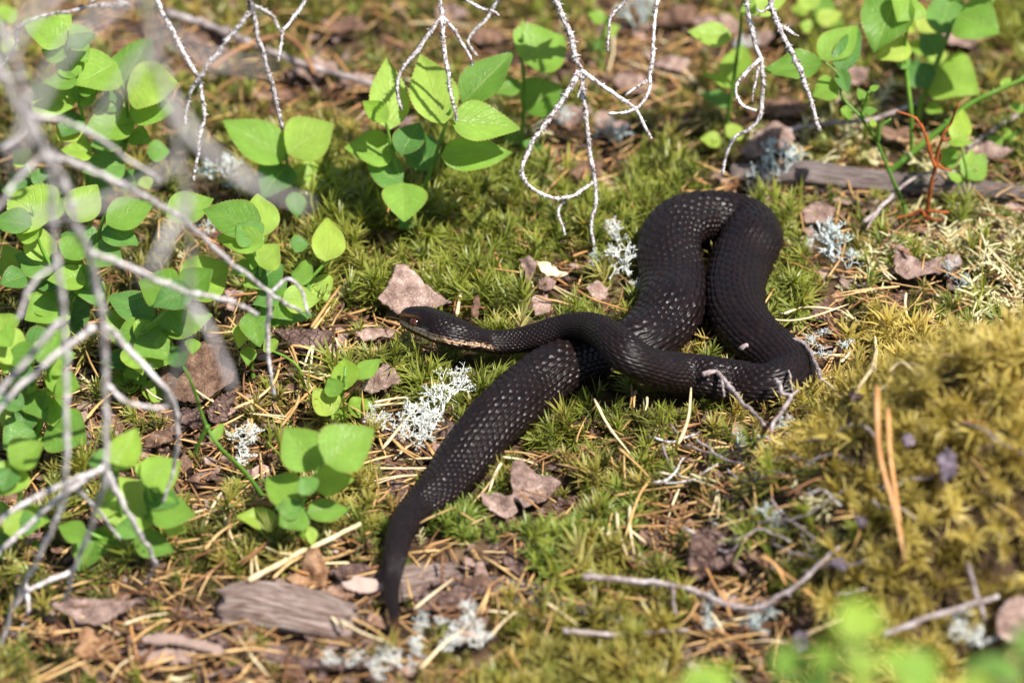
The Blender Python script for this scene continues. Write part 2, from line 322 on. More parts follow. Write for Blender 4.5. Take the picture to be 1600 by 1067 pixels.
# ------------------------------------------------------------------ snake
def build_snake():
    P = SP; L = np.concatenate([[0], np.cumsum(np.linalg.norm(np.diff(P[:, :3], axis=0), axis=1))]); LT = L[-1]
    HEAD = .0265
    # scale rows: length of one scale follows the local girth
    wI = lambda s: np.interp(s, L, P[:, 3])
    ss = np.linspace(0, LT, 4000); rate = 1/(0.33*np.clip(wI(ss), .0022, None)+.0002)   # scales per metre
    cumn = np.concatenate([[0], np.cumsum((rate[1:]+rate[:-1])/2*np.diff(ss))]); NT = cumn[-1]
    PER = 9; rows = int(NT*PER)
    vrow = np.linspace(0, NT, rows); S = np.interp(vrow, cumn, ss)
    AR = 15; SIDES = AR*12
    cx = [np.interp(S, L, P[:, k]) for k in range(3)]
    C = np.stack(cx, 1)
    k = np.ones(25)/25
    T = np.gradient(C, axis=0)
    Tp = np.stack([np.convolve(np.pad(T[:, j], 12, 'edge'), k, 'valid') for j in range(3)], 1); T = Tp/np.linalg.norm(Tp, axis=1)[:, None]
    side = np.cross(T, np.array([0, 0, 1.0])); side /= np.linalg.norm(side, axis=1)[:, None]
    upv = np.cross(side, T)
    rl = R(20)*np.clip((.060-S)/.030, 0, 1)[:, None]       # the head is rolled a little so that its near side looks up
    side, upv = side*np.cos(rl)+upv*np.sin(rl), upv*np.cos(rl)-side*np.sin(rl)
    w = wI(S); hu = w*ASP; hd = w*ASP*.95
    # head profile (mm along the head from the snout)
    hs = np.array([0, .6, 1.6, 3.5, 6, 9, 13, 17.5, 21.5, 25, 29, 34, 40])*1e-3
    hw = np.array([.5, 2.8, 3.8, 4.8, 5.6, 6.4, 7.5, 8.4, 8.4, 7.4, 6.2, 5.5, 5.4])*1e-3
    ht = np.array([.4, 2.7, 3.8, 4.6, 5.2, 5.8, 5.9, 5.6, 5.3, 5.0, 4.7, 4.5, 4.4])*1e-3
    hb = np.array([.4, 2.3, 3.1, 3.8, 4.3, 4.7, 5.0, 5.2, 5.2, 5.0, 4.7, 4.5, 4.4])*1e-3
    bl = np.clip((S-.029)/.008, 0, 1); bl = bl*bl*(3-2*bl)
    w = np.interp(S, hs, hw)*(1-bl)+w*bl; hu = np.interp(S, hs, ht)*(1-bl)+hu*bl; hd = np.interp(S, hs, hb)*(1-bl)+hd*bl
    th = np.linspace(0, 2*math.pi, SIDES, endpoint=False)      # 0 = right side, pi/2 = top
    TH, SS = np.meshgrid(th, S); VR = np.repeat(vrow[:, None], SIDES, 1)
    isH = np.clip(1-(SS-.018)/.016, 0, 1)
    ct, st = np.cos(TH), np.sin(TH)
    e = 1.0-.22*isH
    cs = np.sign(ct)*np.abs(ct)**e; sn = np.sign(st)*np.abs(st)**(1.0+.12*isH)
    # body slightly ridged along the spine, flat belly
    X = cs*w[:, None]; Zu = np.where(st > 0, sn*hu[:, None]*(1+.05*(1-isH)*np.exp(-(ct/.35)**2)), sn*hd[:, None])
    Zu = np.where((st < -.72) & (isH < .5), -.72*hd[:, None]+(Zu+.72*hd[:, None])*.45, Zu)
    # head modelling: brow shield, eye hollow, mouth line, cheek swell
    mm = SS*1e3; ang = np.degrees(np.arcsin(np.clip(st, -1, 1)))
    brow = np.exp(-((mm-8.6)/3.0)**2)*np.exp(-((ang-38)/13)**2)*isH
    eye = np.exp(-((mm-8.6)/1.8)**2)*np.exp(-((ang-10)/13)**2)*isH
    canth = np.exp(-((mm-4)/3.5)**2)*np.exp(-((ang-34)/13)**2)*isH
    mouth_ang = -9-6*np.sin(mm/22*math.pi)
    mouth = np.exp(-((ang-mouth_ang)/3.6)**2)*(mm < 20)*isH
    cheek = np.exp(-((mm-17.5)/4.5)**2)*np.exp(-((ang-2)/24)**2)*isH
    lip = np.exp(-((ang-mouth_ang-9)/6)**2)*(mm < 21)*isH
    nost = np.exp(-((mm-1.9)/.5)**2)*np.exp(-((ang-8)/7)**2)*isH
    crown = np.exp(-((mm-9)/5)**2)*np.exp(-((ang-85)/28)**2)*isH
    push = (.9*brow-.75*eye+.30*canth-.55*mouth+.35*cheek+.22*lip-.5*nost)*1e-3
    # scale relief
    U = TH/(2*math.pi)*AR
    wv = np.sin(TH)*.5
    dU = (vnoise(VR*.55+3, wv*7+np.cos(TH)*5, 71)-.5)*.22; dV = (vnoise(VR*.6, np.cos(TH)*6+wv*6, 72)-.5)*.30
    def tile(U, V):
        h = np.zeros_like(U); key = np.zeros_like(U); ed = np.ones_like(U)
        for off in (0.0, .5):
            for sh in (-1, 0, 1):
                u = U-off; v = V-off; iu = np.round(u); iv = np.round(v)+sh; a = (u-iu)/.315; b = (v-iv)-.06
                bb = np.where(b > 0, b/.66, b/.72)
                q = np.abs(a)**1.9+np.abs(bb)**1.9*(1+.25*(b > 0)*np.abs(a))
                plate = .30+.62*b+.42*(1-np.minimum(1, a*a))+.20*np.clip(1-np.abs(a)/.28, 0, 1)*np.clip(1-np.abs(b)/.62, 0, 1)
                ok = (q < 1) & (plate > h)
                kk = np.sin(np.mod(iu, AR)*12.9898+iv*78.233+off*31)*43758.5453
                h = np.where(ok, plate*np.clip((1-q)*5, 0, 1)**.5, h); ed = np.where(ok, q, ed); key = np.where(ok, kk-np.floor(kk), key)
        return h, ed, key
    h, ed, key = tile(U+dU, VR+dV)
    amp = np.clip(w, .0010, .011)[:, None]*np.interp(w, [.002, .006], [.13, .088])[:, None]*(.75+.5*key)
    headfade = np.clip((SS-.008)/.016, .30, 1)
    tipfade = np.clip((LT-SS)/.02, .1, 1)
    belly = np.clip((ang+62)/14, .12, 1)
    rel = (h-.45)*amp*headfade*tipfade*belly
    nx = ct/np.maximum(w[:, None], 1e-4); nz = st/np.maximum(hu[:, None], 1e-4); nl = np.hypot(nx, nz); nx /= nl; nz /= nl
    X = X+nx*(rel+push); Zu = Zu+nz*(rel+push) + .25e-3*crown
    V = C[:, None, :]+side[:, None, :]*X[..., None]+upv[:, None, :]*Zu[..., None]
    # colours
    base = np.zeros(U.shape+(3,)); edge = np.clip((ed-.70)/.30, 0, 1)
    dark = np.array([.0042, .0026, .0027]); brown = np.array([.0145, .0066, .0054])
    kb = (.25+.75*key)[..., None]
    base[:] = dark*(1-.55*kb)+brown*.55*kb
    rim = np.clip((ed-.55)/.25, 0, 1)*np.clip((1-ed)/.12, 0, 1)*(ed < 1)
    base = base*(1-.5*edge[..., None])+np.array([.006, .0045, .0048])*rim[..., None]*(1-isH[..., None])
    seg = (np.floor(mm/2.05+.5*(ang > mouth_ang))) ; sg = np.abs((mm/2.05+.5*(ang > mouth_ang)) % 1-.5)*2
    n1 = vnoise(mm*1.3+9, TH*9, 4); n2 = vnoise(mm*.7, TH*5, 6)
    lab = 1.2*np.exp(-((ang-(mouth_ang-4))/10)**2)*np.clip((mm-.8)/1.5, 0, 1)*np.clip((40-mm)/10, 0, 1)
    lab = np.clip(lab*1.5-.85*(n1 > .52), 0, 1)*np.clip(1.15-.9*(sg > .86), 0, 1)
    cream = np.array([.70, .50, .34])*(.65+.35*n2[..., None])+np.array([.20, .02, -.03])*n1[..., None]*(mm > 9)[..., None]
    upl = np.exp(-((ang-(mouth_ang+9))/5)**2)*np.exp(-((mm-12)/6)**2)*(n1 > .45)*.55
    base = base*(1-lab[..., None])+np.clip(cream, .02, 1)*lab[..., None]
    base = base*(1-upl[..., None])+np.array([.45, .38, .34])*upl[..., None]
    sno = np.exp(-(mm/2.6)**2)*np.clip(1-(ang-20)/40, 0, 1)*np.clip((ang-2)/10, 0, 1)*.75+.8*np.exp(-((ang-33)/4)**2)*np.exp(-((mm-5.5)/4)**2)
    sno = np.clip(sno, 0, .9)[..., None]*np.clip(isH, 0, 1)[..., None]
    base = base*(1-sno)+np.array([.16, .075, .025])*sno
    spots = (np.exp(-((mm-16)/7)**2)*np.exp(-((ang+2)/10)**2)*(key > .72))[..., None]*.35*np.clip(1-edge, 0, 1)[..., None]
    base = base*(1-spots)+np.array([.35, .34, .36])*spots
    tp = np.clip((SS-(LT-.012))/.010, 0, 1)[..., None]*.8
    base = base*(1-tp)+np.array([.12, .045, .018])*tp
    n = rows; m = SIDES
    idx = np.arange(n*m).reshape(n, m); nxt = np.roll(idx, -1, 1)
    F = np.stack([idx[:-1].ravel(), nxt[:-1].ravel(), nxt[1:].ravel(), idx[1:].ravel()], 1)
    VV = V.reshape(-1, 3)
    caps = [VV[:m].mean(0)-T[0]*.0003, VV[-m:].mean(0)+T[-1]*.0015]
    VV = np.vstack([VV, caps]); base = np.clip(base.reshape(-1, 3), .002, 1); base = np.vstack([base, base[:1], base[-2:-1]])
    tri = [(nxt[0, j], idx[0, j], n*m) for j in range(m)]+[(idx[-1, j], nxt[-1, j], n*m+1) for j in range(m)]
    me = bpy.data.meshes.new('snake'); nf = len(F)+len(tri)
    org = np.array([P[330][0], P[330][1], 0.0]); me.vertices.add(len(VV)); me.vertices.foreach_set('co', (VV-org).astype(np.float32).ravel())
    loops = np.concatenate([F.ravel(), np.array(tri).ravel()]); me.loops.add(len(loops)); me.loops.foreach_set('vertex_index', loops.astype(np.int32))
    me.polygons.add(nf); st_ = np.concatenate([np.arange(len(F))*4, len(F)*4+np.arange(len(tri))*3]); me.polygons.foreach_set('loop_start', st_.astype(np.int32))
    me.update(calc_edges=True); me.polygons.foreach_set('use_smooth', [True]*nf)
    ca = me.attributes.new('skin', 'FLOAT_COLOR', 'POINT'); ca.data.foreach_set('color', np.hstack([base, np.ones((len(base), 1))]).astype(np.float32).ravel())
    mt, t, new, ln = mat('snake_scales')
    at = new('ShaderNodeAttribute'); at.attribute_name = 'skin'
    tc = new('ShaderNodeTexCoord'); nz_ = new('ShaderNodeTexNoise'); nz_.inputs['Scale'].default_value = 55; nz_.inputs['Detail'].default_value = 4; ln(tc.outputs['Object'], nz_.inputs['Vector'])
    mr = new('ShaderNodeMapRange'); mr.inputs[1].default_value = .3; mr.inputs[2].default_value = .7; mr.inputs[3].default_value = .29; mr.inputs[4].default_value = .46; ln(nz_.outputs[0], mr.inputs[0])
    p = new('ShaderNodeBsdfPrincipled'); ln(at.outputs['Color'], p.inputs['Base Color']); ln(mr.outputs[0], p.inputs['Roughness']); p.inputs['Specular IOR Level'].default_value = .21
    fn = new('ShaderNodeTexNoise'); fn.inputs['Scale'].default_value = 2500; fn.inputs['Detail'].default_value = 2; ln(tc.outputs['Object'], fn.inputs['Vector'])
    bp = new('ShaderNodeBump'); bp.inputs['Strength'].default_value = .25; bp.inputs['Distance'].default_value = .0001; ln(fn.outputs[0], bp.inputs['Height']); ln(bp.outputs[0], p.inputs['Normal'])
    ou = new('ShaderNodeOutputMaterial'); ln(p.outputs[0], ou.inputs[0]); me.materials.append(mt)
    o = add('snake', me, None, org)
    tag(o, 'black scaly snake lying looped on the moss with its neck crossing its own body', 'snake')
    # eyes: coppery iris with an upright slit, set under the brow on both sides
    em, t, new, ln = mat('snake_eye')
    tc = new('ShaderNodeTexCoord'); sx = new('ShaderNodeSeparateXYZ'); ln(tc.outputs['Object'], sx.inputs[0])
    ab = new('ShaderNodeMath'); ab.operation = 'ABSOLUTE'; ln(sx.outputs[0], ab.inputs[0])
    rp = ramp(new, [(.0, (.003, .002, .002)), (.08, (.003, .002, .002)), (.15, (.085, .02, .011)), (.6, (.06, .013, .008)), (.9, (.012, .004, .003))]); ln(ab.outputs[0], rp.inputs[0])
    p = new('ShaderNodeBsdfPrincipled'); ln(rp.outputs[0], p.inputs['Base Color']); p.inputs['Roughness'].default_value = .12; p.inputs['Coat Weight'].default_value = .6; p.inputs['Coat Roughness'].default_value = .03
    ou = new('ShaderNodeOutputMaterial'); ln(p.outputs[0], ou.inputs[0])
    v = []; f = []
    for i in range(13):
        for j in range(24):
            a = math.pi*i/12; b = 2*math.pi*j/24; v.append((math.sin(a)*math.cos(b), math.sin(a)*math.sin(b), math.cos(a)))
    for i in range(12):
        for j in range(24):
            f.append((i*24+j, i*24+(j+1) % 24, (i+1)*24+(j+1) % 24, (i+1)*24+j))
    eme = mk_mesh('eye', v, f, em)
    i0 = int(np.argmin(np.abs(S-.0086)))
    for s_ in (1, -1):
        c = C[i0]+side[i0]*s_*(w[i0]*.93)+upv[i0]*(hu[i0]*.20)
        eo = add('eye', eme, o); fx = Vector(T[i0])*-1; out = Vector(side[i0])*s_; u3 = Vector(upv[i0])
        mw = Matrix((fx*.0020, u3*.0016, out*.0012)).transposed().to_4x4(); mw.translation = Vector(c)-Vector(org)
        eo.matrix_local = mw
build_snake()

# ------------------------------------------------------------------ moss and litter (uncountable stuff, geometry-node instances)
def strip_leaf(v, f, at, base, d, up, ln, wd, curl, t0=0., n=3):
    d = np.asarray(d); side = np.cross(d, up); side /= np.linalg.norm(side)+1e-9
    i0 = len(v); p = np.array(base, float); dd = d.copy()
    prof = [.7, 1., .7, 0][:n] + [0]
    for k in range(n+1):
        w = wd*([.75, 1., .62, 0.0][k] if n == 3 else [.8, .9, 0][k])
        if k == n: v.append(p.copy()); at.append(1.0)
        else: v.append(p-side*w); v.append(p+side*w); at.extend([k/n*.75]*2)
        dd = dd+np.array([0, 0, -1])*curl/n; dd /= np.linalg.norm(dd); p = p+dd*ln/n
    for k in range(n-1): f.append((i0+2*k, i0+2*k+1, i0+2*k+3, i0+2*k+2))
    f.append((i0+2*n-2, i0+2*n-1, i0+2*n))
def sprig(name, m, leaves, height, ln, wd, spread0, spread1, curl, sweep=0.0):
    v = []; f = []; at = []
    lean = np.array([random.uniform(-.25, .25), random.uniform(-.25, .25), 1.]); lean /= np.linalg.norm(lean)
    sw = random.uniform(0, 6.28)
    for i in range(leaves):
        t = (i+.5)/leaves; az = i*2.39996+random.uniform(-.4, .4)
        el = spread0+(spread1-spread0)*t+random.uniform(-.15, .15)      # angle from vertical
        d = np.array([math.sin(el)*math.cos(az)+sweep*math.cos(sw), math.sin(el)*math.sin(az)+sweep*math.sin(sw), math.cos(el)]); d /= np.linalg.norm(d)
        strip_leaf(v, f, at, lean*height*(.15+.85*t), d, np.array([.01, .02, 1.]), ln*random.uniform(.7, 1.15)*(.75+.35*math.sin(t*math.pi)), wd, curl*random.uniform(.3, 1.4))
    return mk_mesh(name, v, f, m, True, None, at)
def feather(name, m):
    mb = MB(); n = 9; Lh = random.uniform(.012, .026)
    az = random.uniform(0, 6.28); bend = random.uniform(.5, 1.3)
    P = []
    p = np.zeros(3); el = random.uniform(.3, .9)
    for k in range(n):
        P.append(p.copy()); d = np.array([math.sin(el)*math.cos(az), math.sin(el)*math.sin(az), math.cos(el)]); p = p+d*Lh/n; el += bend/n
    P = np.array(P); at_s = []
    def beads(Q, r):
        k = len(Q)*2-1; QQ = spline(Q, k); rr = np.array([r*(1.15 if i % 2 else .7)*(1-.65*i/k) for i in range(k)]); mb.tube(QQ, rr, 4, .15)
    beads(P, .0008)
    for k in range(1, n-1):
        for s in (-1, 1):
            if random.random() < .3: continue
            l = Lh*.34*math.sin((k+1)/(n+1)*math.pi)**.6*random.uniform(.6, 1.1)
            a2 = az+s*random.uniform(.4, 1.5); e2 = random.uniform(.7, 1.4)
            d = np.array([math.sin(e2)*math.cos(a2), math.sin(e2)*math.sin(a2), math.cos(e2)])
            beads([P[k], P[k]+d*l*.5, P[k]+d*l+np.array([0, 0, -.1*l])], .0006)
    v = np.array(mb.v); return mk_mesh(name, v, mb.f, m, True, None, np.clip(np.linalg.norm(v, axis=1)/Lh, 0, 1))
def chip(name, m, size):
    k = random.randint(5, 7); v = []; th = size*random.uniform(.06, .14)
    for i in range(k):
        a = i*6.283/k+random.uniform(-.3, .3); r = size*random.uniform(.55, 1)
        v.append((r*math.cos(a)*1.3, r*math.sin(a)*.75, random.uniform(-.15, .15)*size))
    top = [(x*.95, y*.95, z+th) for x, y, z in v]
    f = [tuple(range(k))[::-1], tuple(range(k, 2*k))]+[(i, (i+1) % k, k+(i+1) % k, k+i) for i in range(k)]
    return mk_mesh(name, v+top, f, m, False)
def bit_needle(name, m, ln, r):
    mb = MB(); c = random.uniform(-.25, .25)
    P = [(x*ln, c*ln*(x*x-.25), random.uniform(-.02, .02)*ln) for x in np.linspace(-.5, .5, 5)]
    mb.tube(P, [r*.7, r, r, r*.8, r*.3], 4); return mb.mesh(name, m)
def gn_scatter(name, pts, rots, scales, idx, meshes, label, cat):
    me = bpy.data.meshes.new(name); me.vertices.add(len(pts)); me.vertices.foreach_set('co', np.asarray(pts, np.float32).ravel())
    a = me.attributes.new('rot', 'FLOAT_VECTOR', 'POINT'); a.data.foreach_set('vector', np.asarray(rots, np.float32).ravel())
    a = me.attributes.new('scl', 'FLOAT_VECTOR', 'POINT'); a.data.foreach_set('vector', np.asarray(scales, np.float32).ravel())
    a = me.attributes.new('pick', 'INT', 'POINT'); a.data.foreach_set('value', np.asarray(idx, np.int32))
    col = bpy.data.collections.new(name+'_source')
    for i, q in enumerate(meshes):
        so = bpy.data.objects.new('%s_piece%02d' % (name, i), q); col.objects.link(so)
    ng = bpy.data.node_groups.new(name+'_scatter', 'GeometryNodeTree')
    ng.interface.new_socket('Geometry', in_out='INPUT', socket_type='NodeSocketGeometry'); ng.interface.new_socket('Geometry', in_out='OUTPUT', socket_type='NodeSocketGeometry')
    N = ng.nodes.new; ln = ng.links.new
    gi = N('NodeGroupInput'); go = N('NodeGroupOutput'); ip = N('GeometryNodeInstanceOnPoints'); ci = N('GeometryNodeCollectionInfo')
    ci.inputs['Collection'].default_value = col; ci.inputs['Separate Children'].default_value = True; ci.inputs['Reset Children'].default_value = True
    def na(nm, ty): n = N('GeometryNodeInputNamedAttribute'); n.data_type = ty; n.inputs['Name'].default_value = nm; return n.outputs['Attribute']
    er = N('FunctionNodeEulerToRotation'); ln(na('rot', 'FLOAT_VECTOR'), er.inputs[0])
    ln(gi.outputs[0], ip.inputs['Points']); ln(ci.outputs[0], ip.inputs['Instance']); ip.inputs['Pick Instance'].default_value = True
    ln(na('pick', 'INT'), ip.inputs['Instance Index']); ln(er.outputs[0], ip.inputs['Rotation']); ln(na('scl', 'FLOAT_VECTOR'), ip.inputs['Scale']); ln(ip.outputs[0], go.inputs[0])
    o = add(name, me); md = o.modifiers.new('scatter', 'NODES'); md.node_group = ng
    return tag(o, label, cat, None, 'stuff')

CR = .002; CN = (int(.7/CR), int(.8/CR)); CLEAR = np.ones(CN)
def clear_at(x, y, r, val=.3, front=.010):
    """plants stay low where something lies on them, and just in front of it"""
    gx = -.35+(np.arange(CN[0])+.5)*CR; gy = -.35+(np.arange(CN[1])+.5)*CR
    ax = max(0, int((x-r+.35)/CR)); bx = int((x+r+.35)/CR)+2; ay = max(0, int((y-r-front+.35)/CR)); by = int((y+r+.35)/CR)+2
    X, Y = np.meshgrid(gx[ax:bx], gy[ay:by], indexing='ij')
    if X.size == 0: return
    d0 = np.hypot(X-x, Y-y) < r; d1 = (np.abs(X-x) < r) & (Y < y) & (Y > y-r-front)
    blk = CLEAR[ax:bx, ay:by]; np.minimum(blk, np.where(d0, val, np.where(d1, .55, 1)), out=blk)
def clear_val(x, y):
    i = np.clip(((x+.35)/CR).astype(int), 0, CN[0]-1); j = np.clip(((y+.35)/CR).astype(int), 0, CN[1]-1); return CLEAR[i, j]
GREEN, OLIVE, PALE, LITTER, BRIGHT, MOUNDT, DARK = range(7)
BLOBS = [(680, 330, 170, 60, GREEN), (740, 430, 130, 55, GREEN), (640, 600, 110, 60, GREEN), (960, 360, 70, 60, GREEN), (860, 430, 50, 30, LITTER), (540, 470, 70, 60, GREEN), (530, 540, 70, 40, LITTER),
         (420, 580, 90, 80, LITTER), (300, 720, 120, 90, LITTER), (330, 850, 120, 45, DARK), (520, 810, 60, 60, OLIVE), (600, 690, 90, 50, LITTER), (880, 660, 90, 40, GREEN), (1010, 650, 110, 40, GREEN),
         (950, 730, 90, 50, DARK), (900, 790, 70, 40, OLIVE), (800, 850, 140, 40, BRIGHT), (760, 930, 120, 50, LITTER), (660, 960, 60, 40, DARK), (900, 1000, 160, 70, OLIVE), (760, 1050, 120, 50, OLIVE), (1060, 800, 90, 90, LITTER), (1110, 880, 80, 50, DARK),
         (1180, 740, 70, 60, LITTER), (1530, 760, 300, 220, MOUNDT), (1250, 930, 80, 60, DARK), (1140, 1010, 120, 60, LITTER), (1400, 470, 130, 90, PALE), (1530, 480, 90, 110, PALE), (1220, 450, 40, 60, GREEN), (1300, 550, 70, 50, LITTER),
         (1470, 350, 150, 40, PALE), (1300, 240, 130, 40, PALE), (1100, 190, 150, 60, DARK), (900, 260, 80, 40, LITTER), (800, 160, 140, 60, DARK), (450, 90, 130, 60, DARK), (600, 60, 120, 60, DARK), (1000, 90, 130, 60, LITTER), (1450, 170, 120, 60, DARK),
         (400, 260, 90, 60, OLIVE), (200, 500, 160, 80, DARK), (60, 650, 100, 80, LITTER), (150, 880, 120, 50, LITTER), (60, 960, 90, 70, DARK), (250, 930, 130, 40, DARK), (330, 1000, 150, 60, LITTER), (560, 1010, 90, 50, LITTER), (500, 900, 90, 40, LITTER),
         (200, 250, 200, 90, DARK), (960, 460, 50, 60, GREEN), (1180, 560, 60, 30, DARK), (380, 430, 100, 60, DARK), (1250, 120, 100, 50, DARK), (200, 60, 150, 60, LITTER), (780, 720, 50, 30, LITTER), (450, 960, 80, 40, LITTER), (1330, 320, 120, 30, LITTER)]
BG = []
for px, py, rx, ry, ty in BLOBS:
    p = flat_hit(px, py); BG.append((p.x, p.y, rx*MM, ry*MM/math.sin(PITCH), ty))
def classify(x, y):
    wx = x+(vnoise(x*70, y*70, 21)-.5)*.022; wy = y+(vnoise(x*70, y*70, 22)-.5)*.03
    best = np.full(x.shape, 9e9); ty = np.zeros(x.shape, int)
    for a, b, rx, ry, t in BG:
        d = np.sqrt(((wx-a)/rx)**2+((wy-b)/ry)**2); m = d < best; best = np.where(m, d, best); ty = np.where(m, t, ty)
    far = best > 2.2
    alt = np.array([DARK, LITTER, OLIVE, GREEN, LITTER, DARK, PALE])[np.clip((vnoise(x*22, y*22, 33)*7).astype(int), 0, 6)]
    ty = np.where(far, alt, ty)
    lit = (vnoise(x*75, y*60, 91)*.6+vnoise(x*190, y*150, 92)*.4 > .645) & (ty != MOUNDT) & (ty != BRIGHT)
    return np.where(lit, LITTER, ty)
def grid_pts(x0, x1, y0, y1, sp):
    X, Y = np.meshgrid(np.arange(x0, x1, sp), np.arange(y0, y1, sp)); X = X.ravel(); Y = Y.ravel()
    return X+rng.uniform(-.5, .5, X.size)*sp, Y+rng.uniform(-.5, .5, X.size)*sp
BOX = (-.28, .28, -.27, .34)
def moss():
    specs = {GREEN: ('broom_moss', 'bright green swept broom moss around the snake', [sprig('s', M_['moss_green'], 27, .0105, .0082, .00034, 1.15, .35, .6, .45) for _ in range(12)], .0040),
             OLIVE: ('haircap_moss', 'olive yellow star-tipped moss in tufts between the litter', [sprig('s', M_['moss_olive'], 30, .010, .0070, .00038, 1.45, .5, .3, .1) for _ in range(12)], .0050),
             MOUNDT: ('mound_moss', 'golden olive moss covering the raised mound', [sprig('s', M_['moss_mound'], 28, .010, .0068, .00036, 1.3, .35, .7, .3) for _ in range(12)], .0041),
             DARK: ('dark_moss', 'dark green low moss between the litter', [sprig('s', M_['moss_dark'], 24, .007, .0055, .00036, 1.35, .5, .35, .25) for _ in range(10)], .0047),
             BRIGHT: ('fine_moss', 'vivid green fine moss in front of the snake', [sprig('s', M_['moss_bright'], 26, .0075, .0056, .00038, 1.2, .4, .3) for _ in range(7)], .0039),
             PALE: ('feather_moss', 'pale straw coloured feather moss beside the loop', [feather('s', M_['moss_pale']) for _ in range(16)], .0050)}
    for ty, (nm, lb, ms, sp) in specs.items():
        x, y = grid_pts(*BOX, sp); c = classify(x, y)
        keep = c == ty
        # every kind also strays thinly into the others
        keep |= (rng.random(x.size) < {GREEN: .07, DARK: .08, OLIVE: .06, PALE: .018}.get(ty, 0)) & (c != MOUNDT)
        if ty == PALE: keep &= rng.random(x.size) < .9
        if ty in (GREEN, DARK): keep |= (c == PALE) & (rng.random(x.size) < .09)
        hole = vnoise(x*110, y*110, 40+ty) > (.90 if ty != DARK else .68)
        keep &= ~hole
        ds, zb = dist_snake(x, y); keep &= ds > -.0016
        x, y, ds, zb = x[keep], y[keep], ds[keep], zb[keep]
        z = terrain(x, y)-.0015
        s = rng.uniform(.6, 1.3, x.size)*(.88 if ty == PALE else 1)*(.8+.45*vnoise(x*50, y*50, 50+ty))
        low = np.clip(.60+ds/.02, .60, 1)
        cv = clear_val(x, y); s = s*np.minimum(low, cv)
        kk = (cv > .5) | (rng.random(x.size) < .4); x, y, z, s, ds = x[kk], y[kk], z[kk], s[kk], ds[kk]
        n = x.size
        ex, ey = grid_pts(-.8, .8, -.7, .9, sp*2.3); out = (ex < BOX[0]) | (ex > BOX[1]) | (ey < BOX[2]) | (ey > BOX[3]); ce = classify(ex, ey); out &= ce == ty
        ex, ey = ex[out], ey[out]
        X = np.concatenate([x, ex]); Y = np.concatenate([y, ey]); Zz = np.concatenate([z, terrain(ex, ey)-.0015]); Sx = np.concatenate([s, rng.uniform(1.5, 2.2, ex.size)])
        # cushion surfaces tilt their sprigs outwards
        e = .004; gx = (terrain(X+e, Y)-terrain(X-e, Y))/(2*e); gy = (terrain(X, Y+e)-terrain(X, Y-e))/(2*e)
        rot = np.stack([gy*.8+rng.normal(0, .22, X.size), -gx*.8+rng.normal(0, .22, X.size), rng.uniform(0, 6.28, X.size)], 1)
        sc = np.stack([Sx, Sx, Sx*rng.uniform(.8, 1.2, X.size)], 1)
        gn_scatter(nm, np.stack([X, Y, Zz], 1), rot, sc, rng.integers(0, len(ms), X.size), ms, lb, 'moss')
def litter():
    ms = [bit_needle('n', M_['needle'], random.uniform(.008, .02), .00035) for _ in range(5)]+[bit_needle('n', M_['needle_brown'], random.uniform(.008, .018), .00035) for _ in range(4)] + \
         [bit_needle('n', M_['needle_orange'], random.uniform(.008, .015), .00033) for _ in range(2)]
    x, y = grid_pts(*BOX, .0040); c = classify(x, y); pr = np.select([c == LITTER, c == DARK, c == OLIVE, c == PALE, c == MOUNDT], [.75, .30, .12, .30, .03], .10)
    ds, _ = dist_snake(x, y); k = (rng.random(x.size) < pr) & (ds > .002); x, y = x[k], y[k]
    ex, ey = grid_pts(-.8, .8, -.7, .9, .012); out = (ex < BOX[0]) | (ex > BOX[1]) | (ey < BOX[2]) | (ey > BOX[3]); x = np.concatenate([x, ex[out]]); y = np.concatenate([y, ey[out]])
    cc = classify(x, y); lift = np.where(cc == LITTER, rng.uniform(.0005, .004, x.size), rng.uniform(.004, .010, x.size))
    rot = np.stack([rng.normal(0, .2, x.size), rng.normal(0, .25, x.size), rng.uniform(0, 6.28, x.size)], 1); s = rng.uniform(.7, 1.4, x.size)
    gn_scatter('needle_litter', np.stack([x, y, terrain(x, y)+lift], 1), rot, np.stack([s, s, s], 1), rng.integers(0, len(ms), x.size), ms, 'fine brown and tan needle crumbs strewn over the soil', 'needle litter')
    ms = [chip('c', M_['bark'], random.uniform(.002, .0045)) for _ in range(5)]+[chip('c', M_['dead_brown'], random.uniform(.002, .005)) for _ in range(4)]+[chip('c', M_['dead_pink'], random.uniform(.0015, .004)) for _ in range(3)]
    x, y = grid_pts(*BOX, .0058); c = classify(x, y); pr = np.select([c == LITTER, c == DARK, c == OLIVE, c == PALE, c == MOUNDT], [.7, .28, .10, .14, .0], .08)
    ds, _ = dist_snake(x, y); k = (rng.random(x.size) < pr) & (ds > .003); x, y = x[k], y[k]
    rot = np.stack([rng.normal(0, .35, x.size), rng.normal(0, .35, x.size), rng.uniform(0, 6.28, x.size)], 1); s = rng.uniform(.5, 1.5, x.size)
    gn_scatter('bark_crumbs', np.stack([x, y, terrain(x, y)+rng.uniform(0, .003, x.size)], 1), rot, np.stack([s, s, s], 1), rng.integers(0, len(ms), x.size), ms, 'small crumbs of brown bark and broken leaves on the soil', 'bark litter')

